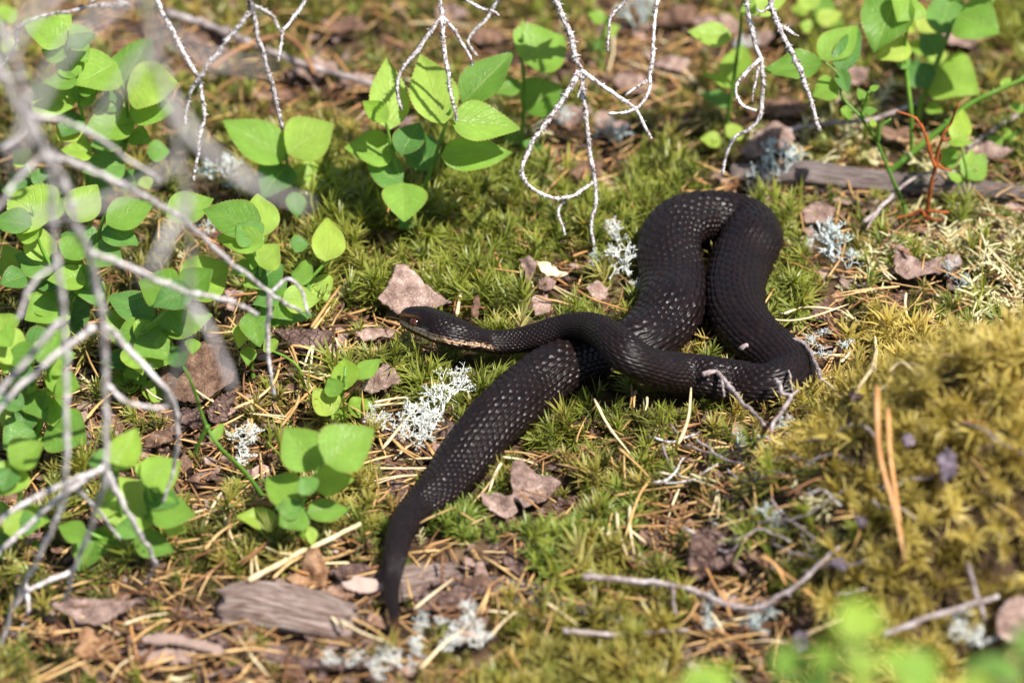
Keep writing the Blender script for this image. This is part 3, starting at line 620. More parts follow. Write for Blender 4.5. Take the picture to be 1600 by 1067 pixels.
# ------------------------------------------------------------------ bilberry plants
def leaf_mesh(name, m, seed):
    rr = random.Random(seed); n = 37; c = 8; v = []; uv = []; f = []
    fold = rr.uniform(.10, .30); curl = rr.uniform(-.16, .30); tw = rr.uniform(-.25, .25); skew = rr.uniform(-.04, .04); wav = rr.uniform(.0, .045); ph = rr.uniform(0, 6)
    wide = rr.uniform(.62, .80); pw = rr.uniform(.76, .98)
    for i in range(n):
        t = i/(n-1)
        hw = .5*math.sin(math.pi*t**wide)**pw*(1-.22*t**3) if 0 < t < 1 else .012*(t == 0)
        tooth = 1+(.026 if i % 2 else -.016)*(0 < t < 1)
        for j in range(c+1):
            s = j/c*2-1; x = s*hw*(tooth if abs(s) > .99 else 1)
            y = t+(.012 if (i % 2 and abs(s) > .99) else 0)
            z = fold*abs(x)*(.7+.3*math.sin(t*3)) - curl*(t-.35)**2 + tw*x*(t-.5)*.6 + wav*math.sin(t*11+ph+s)*abs(s)**1.5
            z += .0035*math.sin((t-.75*abs(s)*.5)*7*2*math.pi)*abs(s)*(1-abs(s)*.6)
            v.append((x+skew*math.sin(t*math.pi), y, z)); uv.append((.5+s*.5, t))
    w = c+1
    for i in range(n-1):
        for j in range(c): f.append((i*w+j, i*w+j+1, (i+1)*w+j+1, (i+1)*w+j))
    return mk_mesh(name, v, f, m, True, uv)
LEAFM = {k: [leaf_mesh('leaf', M_[k], hash(k) % 97 + i if False else 31*i+len(k)) for i in range(14)] for k in ('leaf', 'leaf_dark', 'leaf_pale')}
TOCAM = -FW
def put_leaf(parent, b3, n, tip_px, wpx, kind, maxlen=.034):
    r = ray(*tip_px); den = r.dot(n); t3 = CAM+r*((b3-CAM).dot(n)/den)
    yv = t3-b3; L = yv.length
    if L > maxlen: yv *= maxlen/L; L = maxlen
    if L < .002: L = .002
    yv.normalize(); n = (n-yv*n.dot(yv)).normalized(); xv = yv.cross(n).normalized()
    d = (b3-CAM).dot(FW); wm = wpx*KK*d
    fs = max(.62, abs(xv.dot(RT))*1.0 if abs(xv.x) > .5 else math.sqrt(max(.2, 1-xv.dot(FW)**2)))
    wm = min(wm/fs, L*1.25, .028)
    o = add('leaf', random.choice(LEAFM[kind]), parent)
    zs = (L+wm)/2
    M = Matrix((xv*wm, yv*L, n*zs)).transposed().to_4x4(); M.translation = b3-Vector(parent.location)
    o.matrix_local = M
    return o
def plant(label, base, stems, leaves, z, group='bilberry plants in the moss', depth=None, stem_r=.0011, mstem='stem', jit=.008, fill=0):
    """base: ground pixel (zoom z). stems: pixel lists. leaves: bx,by,tx,ty,w[,kind[,normal tilt]]"""
    sc = Z[z][2]
    bp = hit(*zp(z, *base)) if depth is None else None
    if depth is None: Y = bp.y
    else:
        q = at_depth(*zp(z, *base), depth); Y = q.y; bp = Vector((q.x, q.y, tz(q.x, q.y)))
    e = empty('bilberry_plant', bp, label, 'plant', group)
    lines = []
    for si, st in enumerate(stems):
        P = [tuple(at_y(*zp(z, x, y), Y+random.uniform(-.3, .3)*jit*(k > 0))) for k, (x, y) in enumerate(st)]
        if si == 0 or st[0] == 'g':
            g = Vector(P[0]); P = [(bp.x, bp.y, bp.z-.004)] + (P if (g-bp).length > .004 else P[1:])
        Q = spline(P, max(8, 6*len(P))); mb = MB()
        mb.tube(Q, np.linspace(stem_r, stem_r*.55, len(Q)), 5, .08)
        # leaf scars
        for k in range(3, len(Q), 5): mb.peg(Q[k], (random.uniform(-1, 1), random.uniform(-1, 1), .8), stem_r*.8, stem_r*1.7)
        add('stem', mb.mesh('stem', M_[mstem], True, bp), e); lines.append(Q)
    allq = np.vstack(lines); leaves = list(leaves)
    for _ in range(fill):                      # leaves set further back along the stems
        q = Vector(allq[random.randrange(len(allq)//5, len(allq))]); c = q-CAM; d = c.dot(FW); a, b, k = Z[z]
        x = (c.dot(RT)/d/KK+800-a)/k; y = (-c.dot(UP)/d/KK+533.5-b)/k; t = random.uniform(0, 6.28); l = random.uniform(130, 210)
        leaves.append((x+random.uniform(-20, 20), y+random.uniform(-20, 20), x+l*math.cos(t), y+l*.7*math.sin(t), l*random.uniform(.6, .85), random.choice(['leaf', 'leaf_dark', 'leaf_dark', 'leaf']), None))
    for lf in leaves:
        bx, by, tx, ty, w = lf[:5]; kind = lf[5] if len(lf) > 5 else 'leaf'; tilt = lf[6] if len(lf) > 6 else None
        b3 = at_y(*zp(z, bx, by), Y+random.uniform(-1, 1)*jit)
        n = TOCAM*random.uniform(.45, .8)+Vector((random.uniform(-.35, .35), 0, random.uniform(.35, .8)))
        if tilt is not None: n = TOCAM*(1-tilt)+Vector((random.uniform(-.25, .25), 0, tilt*1.2))
        n.normalize()
        lo_ = put_leaf(e, b3, n, zp(z, tx, ty), w*sc, kind)
        i = int(np.argmin(np.linalg.norm(allq-np.array(b3), axis=1))); q = Vector(allq[i]); dq = (q-b3).length
        if .0012 < dq < .03:
            mb = MB(); mid = (q+b3)/2+Vector((0, 0, -.0012)); mb.tube(spline([tuple(q), tuple(mid), tuple(b3)], 6), np.linspace(stem_r*.6, stem_r*.35, 6), 4)
            po = add('petiole', mb.mesh('petiole', M_[mstem], True, bp), lo_); po.matrix_parent_inverse = lo_.matrix_local.inverted()
    return e
D, Pl = 'leaf_dark', 'leaf_pale'
plant('lush bilberry plant with large bright leaves standing behind the snake head', (300, 1105), [[(300, 1105), (340, 1000), (390, 880), (440, 740), (490, 580), (520, 500)], [(345, 985), (290, 850), (250, 720), (215, 560)]],
      [(480, 580, 370, 235, 225), (235, 600, 222, 262, 190), (262, 700, 22, 690, 175), (570, 478, 805, 228, 150), (520, 565, 835, 605, 190), (470, 728, 800, 712, 168), (292, 848, 300, 1030, 215),
       (285, 715, 372, 560, 140, D), (415, 790, 345, 590, 160, D), (290, 850, 130, 765, 150, D), (222, 560, 105, 462, 70, Pl), (335, 1010, 385, 1050, 70, D), (330, 1010, 275, 1055, 60, D),
       (290, 1070, 165, 1150, 130, D), (300, 1085, 400, 1170, 110, D)], 2)
plant('slender upright bilberry plant behind the lichened twig with the loop', (832, 800), [[(832, 800), (845, 700), (855, 400), (845, 250), (850, 160)]],
      [(855, 285, 1045, 160, 195), (845, 265, 850, 80, 60), (840, 390, 700, 430, 95), (860, 515, 1035, 400, 150), (850, 640, 740, 655, 60), (850, 660, 940, 690, 50, D)], 2)
plant('small bilberry plant with two broad leaves at a hanging twig tip', (1350, 1010), [[(1350, 1010), (1345, 900), (1330, 770), (1325, 720)]],
      [(1328, 742, 1032, 562, 205), (1332, 712, 1550, 580, 185), (1350, 830, 1600, 785, 150), (1332, 765, 1215, 915, 165, D), (1365, 890, 1375, 1012, 95, D)], 1)
plant('bushy bilberry plant behind the grey twigs of the dead bough', (420, 1130), [[(420, 1130), (400, 800), (385, 560), (345, 400), (320, 200)], [(400, 900), (560, 720), (590, 540), (565, 380)], [(410, 1000), (200, 900), (120, 760)]],
      [(300, 205, 108, 85, 160), (322, 172, 418, 138, 110), (310, 260, 190, 230, 110), (540, 290, 350, 395, 170), (560, 400, 690, 165, 195), (590, 410, 832, 400, 240), (335, 495, 148, 372, 185), (625, 560, 390, 605, 190), (600, 480, 810, 520, 200),
       (375, 560, 268, 655, 130, Pl), (430, 480, 365, 425, 70), (680, 705, 790, 700, 110, D), (430, 705, 280, 690, 100, Pl), (580, 760, 385, 785, 180, D), (560, 640, 420, 680, 120, D), (600, 620, 700, 660, 100),
       (130, 760, 60, 700, 90), (170, 850, 40, 800, 100, D), (640, 860, 560, 790, 120, D), (660, 820, 690, 880, 70), (250, 130, 330, 70, 80)], 1, fill=18)
plant('small bilberry sprig of three leaves under the thick dead bough', (30, 420), [[(30, 420), (20, 200), (0, 90)]], [(0, 85, 82, 50, 100), (10, 200, 80, 230, 80), (20, 300, -60, 260, 90, D)], 1)
plant('dense bilberry plant of overlapping leaves behind the white twig fork', (330, 600), [[(330, 600), (300, 420), (260, 250), (180, 80), (150, -80)], [(310, 470), (200, 330), (110, 280)], [(290, 400), (420, 180), (470, 0), (500, -60)]],
      [(240, -20, 40, -130, 190), (340, -10, 450, -180, 160), (490, 0, 715, -90, 170), (770, -30, 990, -110, 170), (135, 300, 18, 100, 160), (190, 175, 165, 0, 155), (350, 300, 150, 365, 155), (365, 190, 410, 300, 110), (300, 160, 395, 60, 120),
       (300, 250, 130, 270, 130, D), (430, 100, 560, 170, 120, D), (480, 20, 640, 90, 130, D), (180, 60, 60, 20, 110), (120, 240, 0, 280, 120, D), (320, 430, 240, 380, 130), (310, 420, 350, 480, 100)], 4, fill=18)
plant('bilberry plant with a pale leaf between the grey hanging twigs', (560, 800), [[(560, 800), (620, 550), (740, 430), (840, 330), (900, 250)]],
      [(850, 318, 1060, 178, 155, Pl), (828, 325, 640, 262, 205), (655, 525, 488, 398, 190), (730, 470, 985, 425, 178), (635, 555, 835, 625, 195), (895, 530, 890, 602, 75), (700, 430, 500, 335, 150, D), (640, 640, 460, 640, 100, D),
       (650, 752, 500, 678, 135, Pl), (652, 765, 822, 785, 105, Pl), (590, 660, 640, 720, 70), (820, 340, 870, 240, 100, D)], 4, fill=13)
plant('bilberry plant with curved leaves near the drooping twig fork', (1170, 700), [[(1170, 700), (1165, 540), (1200, 330), (1205, 200), (1220, 60)], [(1180, 470), (1250, 400), (1300, 330)]],
      [(1265, 215, 1130, 292, 165), (1200, 195, 1295, 95, 155), (1240, 335, 1352, 440, 135), (1150, 570, 1150, 658, 78), (1120, 465, 1105, 575, 85), (1170, 405, 1205, 565, 145), (1215, 60, 1195, -150, 165), (1220, 90, 1000, 60, 130), (1190, 90, 1100, 0, 130, D), (1210, 20, 940, -60, 190), (1200, 300, 1300, 260, 100, D)], 4, fill=10)
plant('single stemmed bilberry sprig with a pointed pale leaf above a heart leaf', (1290, 420), [[(1290, 420), (1340, 330), (1440, 250), (1510, 175)]],
      [(1510, 172, 1520, -35, 160, Pl), (1450, 240, 1345, 225, 125), (1440, 255, 1515, 352, 130), (1420, 260, 1350, 300, 90, D), (1345, 92, 1430, 95, 84, D)], 4)
plant('low bilberry plant spreading out under many crossing grey twigs', (170, 1120), [[(170, 1120), (150, 930), (100, 850), (120, 760)], [(165, 1000), (230, 760), (200, 640), (60, 560), (30, 470)]],
      [(60, 965, 92, 750, 165), (128, 780, 215, 905, 115), (172, 920, 0, 932, 135), (182, 955, 55, 1062, 155), (225, 930, 402, 1012, 155), (-10, 500, 55, 570, 140), (105, 580, 285, 535, 175, D), (60, 590, 20, 690, 120), (262, 740, 372, 765, 135), (250, 755, 222, 800, 60), (40, 640, -30, 600, 110, D),
       (90, 620, 130, 720, 110, D), (60, 500, 0, 420, 110), (170, 1000, 90, 960, 90, Pl)], 4, fill=15)
plant('bilberry plant with a drooping heart shaped leaf below the forked twig', (560, 520), [[(560, 520), (560, 400), (540, 250), (525, 90), (530, 20)], [(560, 420), (660, 320), (690, 270), (660, 160)], [(555, 440), (440, 400), (390, 370)]],
      [(520, 100, 622, -90, 140, Pl), (490, 325, 712, 150, 205), (650, 160, 822, 62, 125), (450, 365, 358, 562, 158), (392, 400, 262, 350, 110), (608, 415, 792, 468, 135), (738, 342, 845, 380, 85), (690, 320, 742, 200, 95, D), (520, 300, 440, 200, 110), (540, 340, 620, 400, 100, D), (520, 160, 470, 90, 80, D)], 7, fill=6)
plant('bilberry sprig with pale leaves crossed by low grey twigs', (60, 520), [[(60, 520), (60, 370), (90, 200), (60, 80)]],
      [(45, 72, 200, -20, 120), (92, 80, -10, 222, 155), (20, 382, 152, 300, 95, Pl), (62, 370, -25, 412, 75, Pl), (40, 262, -30, 310, 80)], 7, fill=5)
plant('tiny yellow green bilberry sprig between pine needles and white lichen', (520, 668), [[(520, 668), (526, 640), (535, 615), (538, 590), (540, 572)], [(524, 640), (505, 625)]],
      [(541, 608, 536, 556, 46, Pl), (556, 590, 594, 562, 20), (520, 648, 490, 608, 38, Pl), (544, 640, 582, 628, 34, Pl), (530, 640, 526, 664, 30, Pl), (528, 618, 512, 590, 28), (535, 645, 515, 655, 28, Pl)], 0)
plant('round leaved bilberry plant standing before the litter beside the snake', (478, 862), [[(478, 862), (470, 812), (478, 770), (500, 728), (512, 705)], [(472, 805), (440, 808)]],
      [(498, 732, 446, 668, 62), (508, 724, 584, 672, 56), (490, 756, 553, 750, 48), (468, 783, 414, 744, 40), (436, 815, 370, 806, 36, Pl), (476, 796, 438, 820, 44), (480, 800, 547, 794, 38), (485, 822, 487, 853, 20), (470, 800, 430, 790, 34, D), (490, 770, 470, 745, 30, D)], 0)
plant('creeping green bilberry stem running down beside the pale lichen clump', (430, 790), [[(430, 790), (385, 740), (345, 700), (320, 660), (300, 600), (285, 570)], [(325, 665), (312, 690), (305, 710)]],
      [(285, 572, 268, 540, 30, D), (330, 690, 350, 660, 16)], 0, stem_r=.0010)
plant('thin green bilberry runner with small leaves above the red bark flake', (486, 612), [[(486, 612), (470, 580), (450, 560), (425, 548)]], [(388, 544, 386, 570, 26), (486, 606, 500, 625, 20, Pl), (430, 548, 415, 530, 22)], 0, stem_r=.0008)
# right side
plant('bilberry plant with one yellow leaf behind the curled hanging twig', (215, 730), [[(215, 730), (222, 600), (240, 480), (280, 200), (300, 0), (305, -60)]],
      [(250, 172, 40, 150, 125), (240, 385, 300, 208, 145, Pl), (255, 405, 105, 338, 50, Pl), (200, 662, 100, 640, 80, Pl), (225, 632, 300, 590, 64, Pl), (240, 480, 100, 440, 80, D), (330, 60, 500, 0, 100), (300, 20, 360, 60, 90)], 3)
plant('spindly zigzag bilberry plant with jagged leaves beside the rust red twig', (1062, 1040), [[(1062, 1040), (1045, 960), (1000, 850), (920, 660), (850, 550), (760, 450), (740, 350), (680, 290)], [(925, 655), (935, 590), (985, 550)], [(853, 545), (862, 490), (882, 425)]],
      [(668, 300, 400, 332, 145), (660, 277, 832, 118, 128), (742, 325, 845, 118, 110, D), (742, 400, 618, 442, 130), (748, 318, 785, 435, 72, D), (785, 484, 786, 562, 64), (866, 472, 828, 408, 52), (885, 422, 932, 398, 32), (860, 518, 922, 508, 42), (905, 590, 895, 548, 34, Pl)], 3, stem_r=.0009)
plant('tall bilberry plant with big drooping leaves over the grey root', (1078, 800), [[(1078, 800), (1080, 700), (1075, 500), (1050, 250), (1060, 120), (1080, -20), (1085, -80)]],
      [(1010, -45, 905, 250, 240), (1090, -15, 1020, 97, 205), (1060, 190, 918, 272, 95, Pl), (1075, 300, 1000, 280, 80, D)], 3)
plant('leaning bilberry plant with thick green stem and rounded leaves', (1112, 620), [[(1112, 620), (1120, 490), (1180, 340), (1260, 140), (1350, 20), (1400, -60)]],
      [(1210, 160, 1280, -70, 175, D), (1290, 72, 1482, 152, 158), (1178, 330, 1392, 425, 168), (1152, 400, 1058, 278, 125, D), (1145, 490, 1228, 522, 64), (1320, 0, 1240, -60, 120), (1370, -20, 1470, -70, 120), (1200, 250, 1130, 150, 120, D)], 3, stem_r=.0014)
plant('low bilberry sprig with small cupped leaves beside the rust red twig', (1215, 985), [[(1215, 985), (1300, 860), (1335, 810), (1310, 690), (1300, 640)]],
      [(1290, 662, 1322, 500, 108, Pl), (1250, 662, 1368, 660, 44, Pl), (1232, 690, 1272, 782, 105), (1320, 822, 1422, 718, 108), (1332, 780, 1362, 690, 44), (1310, 842, 1240, 800, 46)], 3, stem_r=.0008)
plant('fallen green bilberry stem slanting behind the rust red twig', (880, 832), [[(880, 832), (1010, 770), (1200, 610), (1340, 490), (1480, 420), (1640, 350)]],
      [(1640, 350, 1720, 300, 90), (1500, 410, 1540, 360, 40)], 3, stem_r=.0016)
plant('bilberry side shoot with a four leaf rosette by the slanting stem', (1380, 760), [[(1380, 760), (1400, 695), (1520, 640), (1640, 580)]],
      [(1520, 655, 1478, 578, 74), (1510, 672, 1602, 640, 80), (1602, 512, 1528, 488, 54), (1492, 682, 1428, 630, 54), (1640, 580, 1700, 520, 80)], 3, stem_r=.0010)
for lb, b, st, lv in [('pale bilberry clump far behind the lichen flecked twig', (640, 260), [[(640, 260), (640, 120), (600, 20)]], [(600, 60, 520, 30, 80, Pl), (640, 100, 760, 60, 90, Pl), (620, 130, 560, 110, 70), (660, 70, 700, -20, 90), (640, 40, 560, -40, 90), (650, 110, 780, 110, 60)]),
                      ('shadowed bilberry clump far behind the tall drooping leaves', (1170, 420), [[(1170, 420), (1150, 260), (1110, 120)]], [(1110, 130, 1030, 90, 80, Pl), (1130, 200, 1220, 160, 90), (1140, 230, 1060, 220, 80), (1120, 150, 1170, 60, 90, Pl), (1150, 280, 1250, 250, 80), (1140, 300, 1080, 320, 70, D)]),
                      ('small bilberry sprig far behind the forked hanging twigs', (-360, 330), [[(-360, 330), (-350, 200), (-330, 80)]], [(-340, 100, -420, 60, 70), (-345, 160, -270, 120, 70), (-350, 220, -430, 200, 70, D)])]:
    plant(lb, b, st, lv, 3)
# out of focus plant close to the camera
plant('tall bilberry plant with yellow green leaves before the golden moss mound', (820, 1400), [[(820, 1400), (800, 1150), (790, 900), (800, 760)], [(815, 1250), (950, 1080), (1000, 980)], [(815, 1300), (620, 1100), (540, 1000)]],
      [(790, 890, 800, 655, 190, Pl), (830, 870, 900, 690, 130, Pl), (560, 1010, 425, 930, 170), (680, 1040, 640, 880, 120, 'leaf', .8), (760, 1010, 900, 940, 170), (1000, 1030, 960, 890, 140, Pl), (1010, 1060, 1180, 940, 150), (880, 1090, 770, 1060, 150, Pl), (700, 1080, 520, 1060, 160), (1020, 1120, 1100, 1040, 160, Pl)], 9, depth=1.09, jit=.02)
plant('bilberry plant standing beside the white lichen and pink rolled leaf', (1480, 1400), [[(1480, 1400), (1460, 1150), (1420, 1040)], [(1480, 1250), (1600, 1000), (1620, 900)]],
      [(1480, 1040, 1290, 1000, 170), (1450, 1050, 1530, 950, 150), (1620, 930, 1560, 790, 170), (1600, 980, 1700, 900, 170), (1440, 1110, 1250, 1080, 150, Pl)], 9, depth=1.11, jit=.02)
plant('small bilberry plant near the curved twig and purplish flower scrap', (130, 1400), [[(130, 1400), (120, 1150), (120, 1050)]],
      [(120, 1060, 40, 990, 130), (130, 1080, 230, 1010, 130, Pl), (110, 1120, 0, 1080, 120)], 9, depth=1.15, jit=.02)

# rust red dead twig
def twig_tube(mb, P3, r0, r1, rough=.25, pegs=0.0, sides=6, wob=.0006, step=.0016):
    P3 = [tuple(p) for p in P3]
    Ln = sum((Vector(P3[i+1])-Vector(P3[i])).length for i in range(len(P3)-1)); n = max(6, int(Ln/step))
    Q = spline(P3, n); Q = Q+np.array([[mnoise.noise(Vector(q)*160+Vector((k*3.1, 0, 0))) for k in range(3)] for q in Q])*wob
    rad = np.linspace(r0, r1, n)*np.array([1+.25*mnoise.noise(Vector(q)*420) for q in Q])
    mb.tube(Q, rad, sides, rough)
    if pegs:
        T = np.gradient(Q, axis=0)
        for _ in range(int(Ln*1000*pegs)):
            i = random.randrange(1, n-1); t = Vector(T[i]).normalized(); d = t.orthogonal().normalized(); d.rotate(Matrix.Rotation(random.uniform(0, 6.28), 3, t))
            mb.peg(Vector(Q[i])+d*rad[i]*.5, d+t*random.uniform(0, .8), rad[i]*random.uniform(.35, .75), rad[i]*random.uniform(.8, 2.3))
    return Q
def red_twig():
    b = hit(*zp(3, 1135, 1075)); clear_at(b.x, b.y, .010, .3, .016); e = empty('red_twig', b, 'rust red dead twig forking upward by the bilberry stems', 'twig')
    for nm, L, r0, r1 in [('stem', [(1135, 1075), (1160, 930), (1190, 770), (1215, 650), (1260, 570), (1295, 480)], .0009, .0004), ('fork', [(1188, 775), (1165, 700), (1120, 570), (1075, 535), (1010, 520)], .0008, .0004),
                          ('spur', [(1195, 760), (1225, 780), (1265, 790)], .0007, .0004), ('root', [(1140, 1010), (1130, 975), (1060, 1000), (1010, 1010)], .0008, .0005), ('root', [(1145, 985), (1190, 975), (1250, 985)], .0008, .0005), ('spur', [(1220, 655), (1250, 640)], .0006, .0004), ('spur', [(1120, 570), (1085, 600), (1115, 640)], .0005, .0003), ('spur', [(1165, 700), (1190, 660)], .0005, .0003), ('spur', [(1190, 770), (1215, 730), (1205, 700)], .0005, .0003), ('spur', [(1175, 850), (1200, 830)], .0006, .0004), ('root', [(1150, 1000), (1200, 1020), (1230, 1010)], .0006, .0003), ('root', [(1140, 1030), (1090, 1020), (1050, 1035)], .0006, .0003)]:
        mb = MB(); twig_tube(mb, [at_y(*zp(3, x, y), b.y+random.uniform(-.002, .002)) for x, y in L], r0, r1, .3, .6); add(nm, mb.mesh(nm, M_['redstem'], True, b), e)
red_twig()

# ------------------------------------------------------------------ dead hanging branches
def branch(name, label, items, m, group='dead hanging branches'):
    """items: (part name, [(px, py, depth)...], r0 px, r1 px, pegs)"""
    p0 = at_depth(*items[0][1][0]); e = empty(name, p0, label, 'branch', group)
    for nm, L, r0, r1, pg in items:
        P = [at_depth(*q) for q in L]; d = sum(q[2] for q in L)/len(L)
        mb = MB(); twig_tube(mb, P, r0*KK*d, r1*KK*d, .22, pg, 6, .0007); add(nm, mb.mesh(nm, M_[m], True, p0), e)
    return e
def dd(L, d0, d1=None):
    d1 = d0 if d1 is None else d1; n = max(1, len(L)-1)
    return [(x, y, d0+(d1-d0)*i/n) for i, (x, y) in enumerate(L)]
PG = 2.6
A = 1.59
branch('dead_branch', 'dead spruce bough with lichen white twigs hanging over the snake', [
    ('bough', dd([(-500, -330), (0, -190), (500, -130), (1000, -120), (1400, -150), (1900, -230)], 1.56, 1.62), 22, 9, .6),
    ('twig', dd([(690, -125), (684, -60), (687, 0), (688, 28), (655, 75), (628, 110), (621, 140), (629, 172)], A), 4.6, 2.6, PG), ('twig', dd([(689, 28), (697, 100), (703, 140), (714, 189)], A, 1.6), 4, 2.6, PG), ('twig', dd([(690, 26), (712, 55), (730, 80), (738, 103)], A), 3.2, 2.2, PG),
    ('twig', dd([(660, -130), (700, -30), (728, 0), (750, 14), (768, 17), (780, 24)], A), 3.5, 2.6, PG), ('twig', dd([(810, -125), (795, -40), (778, 0), (760, 30), (738, 55), (732, 66), (746, 88)], 1.62), 4.2, 2.2, PG),
    ('twig', dd([(840, -125), (855, -50), (868, 0), (885, 40), (903, 100), (907, 114), (915, 180), (924, 250), (931, 300), (925, 350), (926, 384)], A, 1.605), 5.6, 2.6, PG),
    ('twig', dd([(905, 112), (870, 170), (842, 208), (828, 230), (817, 262), (822, 285), (848, 305), (885, 308), (908, 298), (926, 286)], A, 1.6), 4.4, 2.4, PG), ('twig', dd([(884, 308), (872, 328), (874, 345), (882, 368)], 1.6), 2.8, 1.8, PG),
    ('twig', dd([(907, 111), (950, 140), (985, 165), (1000, 185), (1019, 216)], A), 3.8, 2.2, PG), ('twig', dd([(910, 128), (903, 154)], A), 2.5, 1.8, PG),
    ('twig', dd([(990, -120), (985, -30), (975, 0), (955, 30), (948, 82)], A), 3.6, 2.2, PG), ('twig', dd([(1040, -122), (1030, -30), (1028, 0), (1020, 60), (1015, 130), (1005, 160), (985, 172), (950, 178)], A), 4.2, 2.2, PG), ('twig', dd([(1011, 126), (978, 149)], A), 2.6, 2, PG),
    ('twig', dd([(1150, -125), (1160, -30), (1165, 0), (1178, 60), (1188, 90), (1192, 130), (1185, 188), (1150, 215), (1136, 240), (1128, 272)], 1.6, 1.62), 4.4, 2.4, PG), ('twig', dd([(1187, 92), (1160, 120), (1150, 145), (1160, 165), (1182, 174)], 1.6), 3.2, 2, PG), ('twig', dd([(1184, 105), (1175, 160)], 1.6), 2.6, 1.8, PG),
    ('twig', dd([(1190, -128), (1200, -40), (1205, 0), (1215, 40), (1230, 70), (1250, 110), (1265, 150), (1281, 206)], 1.6), 5.4, 3, 3.2), ('twig', dd([(1216, 42), (1232, 48), (1248, 57)], 1.6), 3, 2, PG), ('twig', dd([(1205, 10), (1190, 20), (1180, 15)], 1.6), 2.6, 1.6, 2.5),
    ('twig', dd([(225, -160), (235, -40), (245, 0), (275, 60), (305, 115), (311, 125), (318, 180), (310, 230), (304, 282)], 1.50, 1.53), 5, 2.4, PG), ('twig', dd([(389, 20), (350, 70), (311, 122), (296, 155), (290, 200)], 1.50, 1.52), 4.2, 2.2, PG),
    ('twig', dd([(380, -145), (388, -40), (390, 0), (393, 18), (405, 60), (420, 110), (430, 150), (441, 202)], 1.50, 1.53), 5, 3, 2.2), ('twig', dd([(396, 10), (425, 25), (440, 52)], 1.5), 3.2, 2.2, PG), ('twig', dd([(500, -130), (480, -30), (475, 0), (455, 35), (440, 55), (437, 97)], 1.52), 4, 2.4, PG),
    ('twig', dd([(130, -175), (170, -20), (200, 10), (160, 8), (40, 35), (25, 70), (0, 110)], 1.46, 1.5), 4, 2, PG), ('twig', dd([(320, -150), (345, -90), (190, -20), (140, 5)], 1.48), 3, 2, PG)], 'bark_twig')
F1, F2 = 1.30, 1.40
branch('dead_branch', 'dead bough with long grey twigs drooping over the bilberry plants', [
    ('bough', dd([(-420, -420), (-250, -200), (-90, -30), (0, 110), (37, 186), (74, 243), (98, 287), (118, 350), (138, 394), (148, 434), (162, 512), (165, 603), (165, 741), (151, 793), (134, 844), (113, 893), (102, 936)], 1.22, 1.43), 9, 4, .5),
    ('twig', dd([(-60, -30), (0, 50), (30, 111), (44, 175), (67, 230), (81, 287), (82, 350), (91, 417), (99, 502), (105, 586), (103, 710), (100, 776), (69, 855), (41, 906), (20, 947), (0, 1010), (-30, 1060)], 1.22, 1.46), 6, 3.5, .5),
    ('twig', dd([(70, 235), (20, 290), (0, 320), (-60, 360)], 1.32), 4, 3, .5), ('twig', dd([(40, 180), (101, 189), (152, 216), (192, 243), (253, 284)], 1.34, 1.38), 5, 2.6, .5), ('twig', dd([(75, 243), (101, 250), (189, 287), (236, 314), (290, 345), (354, 404), (422, 458), (472, 488)], 1.34, 1.48), 6, 3, .5),
    ('twig', dd([(140, 394), (202, 417), (287, 455), (354, 468), (403, 493)], 1.37, 1.45), 5.5, 3, .5), ('twig', dd([(421, 457), (418, 519), (422, 586), (428, 618)], 1.47, 1.50), 4.5, 2.4, .5), ('twig', dd([(421, 456), (449, 438), (469, 451), (484, 493)], 1.48), 3.6, 2.4, .5),
    ('twig', dd([(93, 500), (50, 552), (0, 613), (-60, 690)], 1.37), 5.5, 3.5, .5), ('twig', dd([(150, 508), (95, 550), (34, 600), (0, 640), (-50, 690)], 1.38), 5.5, 3.5, .5), ('twig', dd([(166, 509), (202, 549), (263, 613), (276, 645), (277, 688), (275, 720), (255, 785)], 1.40, 1.46), 5, 2.6, .5),
    ('twig', dd([(165, 593), (189, 623), (236, 637), (268, 637)], 1.40), 3.6, 2.4, .5), ('twig', dd([(163, 732), (103, 755), (45, 782), (0, 813), (-50, 850)], 1.41), 5, 3.5, .5), ('twig', dd([(163, 728), (79, 789), (0, 862), (-40, 900)], 1.42), 5, 3.5, .5),
    ('twig', dd([(166, 735), (199, 800), (224, 844), (241, 875), (238, 895), (224, 914)], 1.41, 1.48), 4.6, 2.6, .5), ('twig', dd([(110, 752), (155, 800), (187, 842)], 1.42, 1.46), 4, 2.4, .5), ('twig', dd([(114, 893), (80, 905), (45, 920), (24, 948)], 1.44), 4, 2.6, .5), ('twig', dd([(40, 908), (42, 960), (20, 1000), (5, 1020)], 1.46), 4, 2.2, .5),
    ('twig', dd([(90, 415), (50, 440), (28, 500)], 1.36), 4.5, 3, .5), ('twig', dd([(48, 190), (30, 215), (0, 232)], 1.34), 4, 3, .5)], 'pale_twig')
branch('dead_branch', 'pale dead bough hanging high in front of the drooping grey twigs', [
    ('bough', dd([(120, -420), (190, -150), (230, 0), (236, 68), (263, 152), (277, 236), (290, 304), (295, 360), (297, 418), (297, 485), (287, 546), (266, 603), (262, 640)], 1.06, 1.30), 8, 3.5, .4),
    ('twig', dd([(292, 310), (250, 400), (225, 440)], 1.12), 6, 4, .4), ('twig', dd([(297, 470), (340, 540), (365, 610)], 1.2), 5, 3, .4), ('twig', dd([(240, 80), (190, 130), (150, 210)], 1.06), 7, 4, .4),
    ('twig', dd([(225, -30), (120, 60), (60, 150), (20, 260)], 1.02), 8, 5, .4), ('twig', dd([(190, -140), (90, -20), (20, 60), (-60, 180)], 1.0), 9, 6, .4), ('twig', dd([(262, 150), (330, 240), (420, 300), (480, 320)], 1.08), 6, 4, .4),
    ('twig', dd([(235, 40), (330, 90), (430, 110)], 1.04), 5, 3, .4), ('twig', dd([(280, 250), (200, 300), (110, 330), (20, 340)], 1.08), 6, 4, .4)], 'pale_twig')

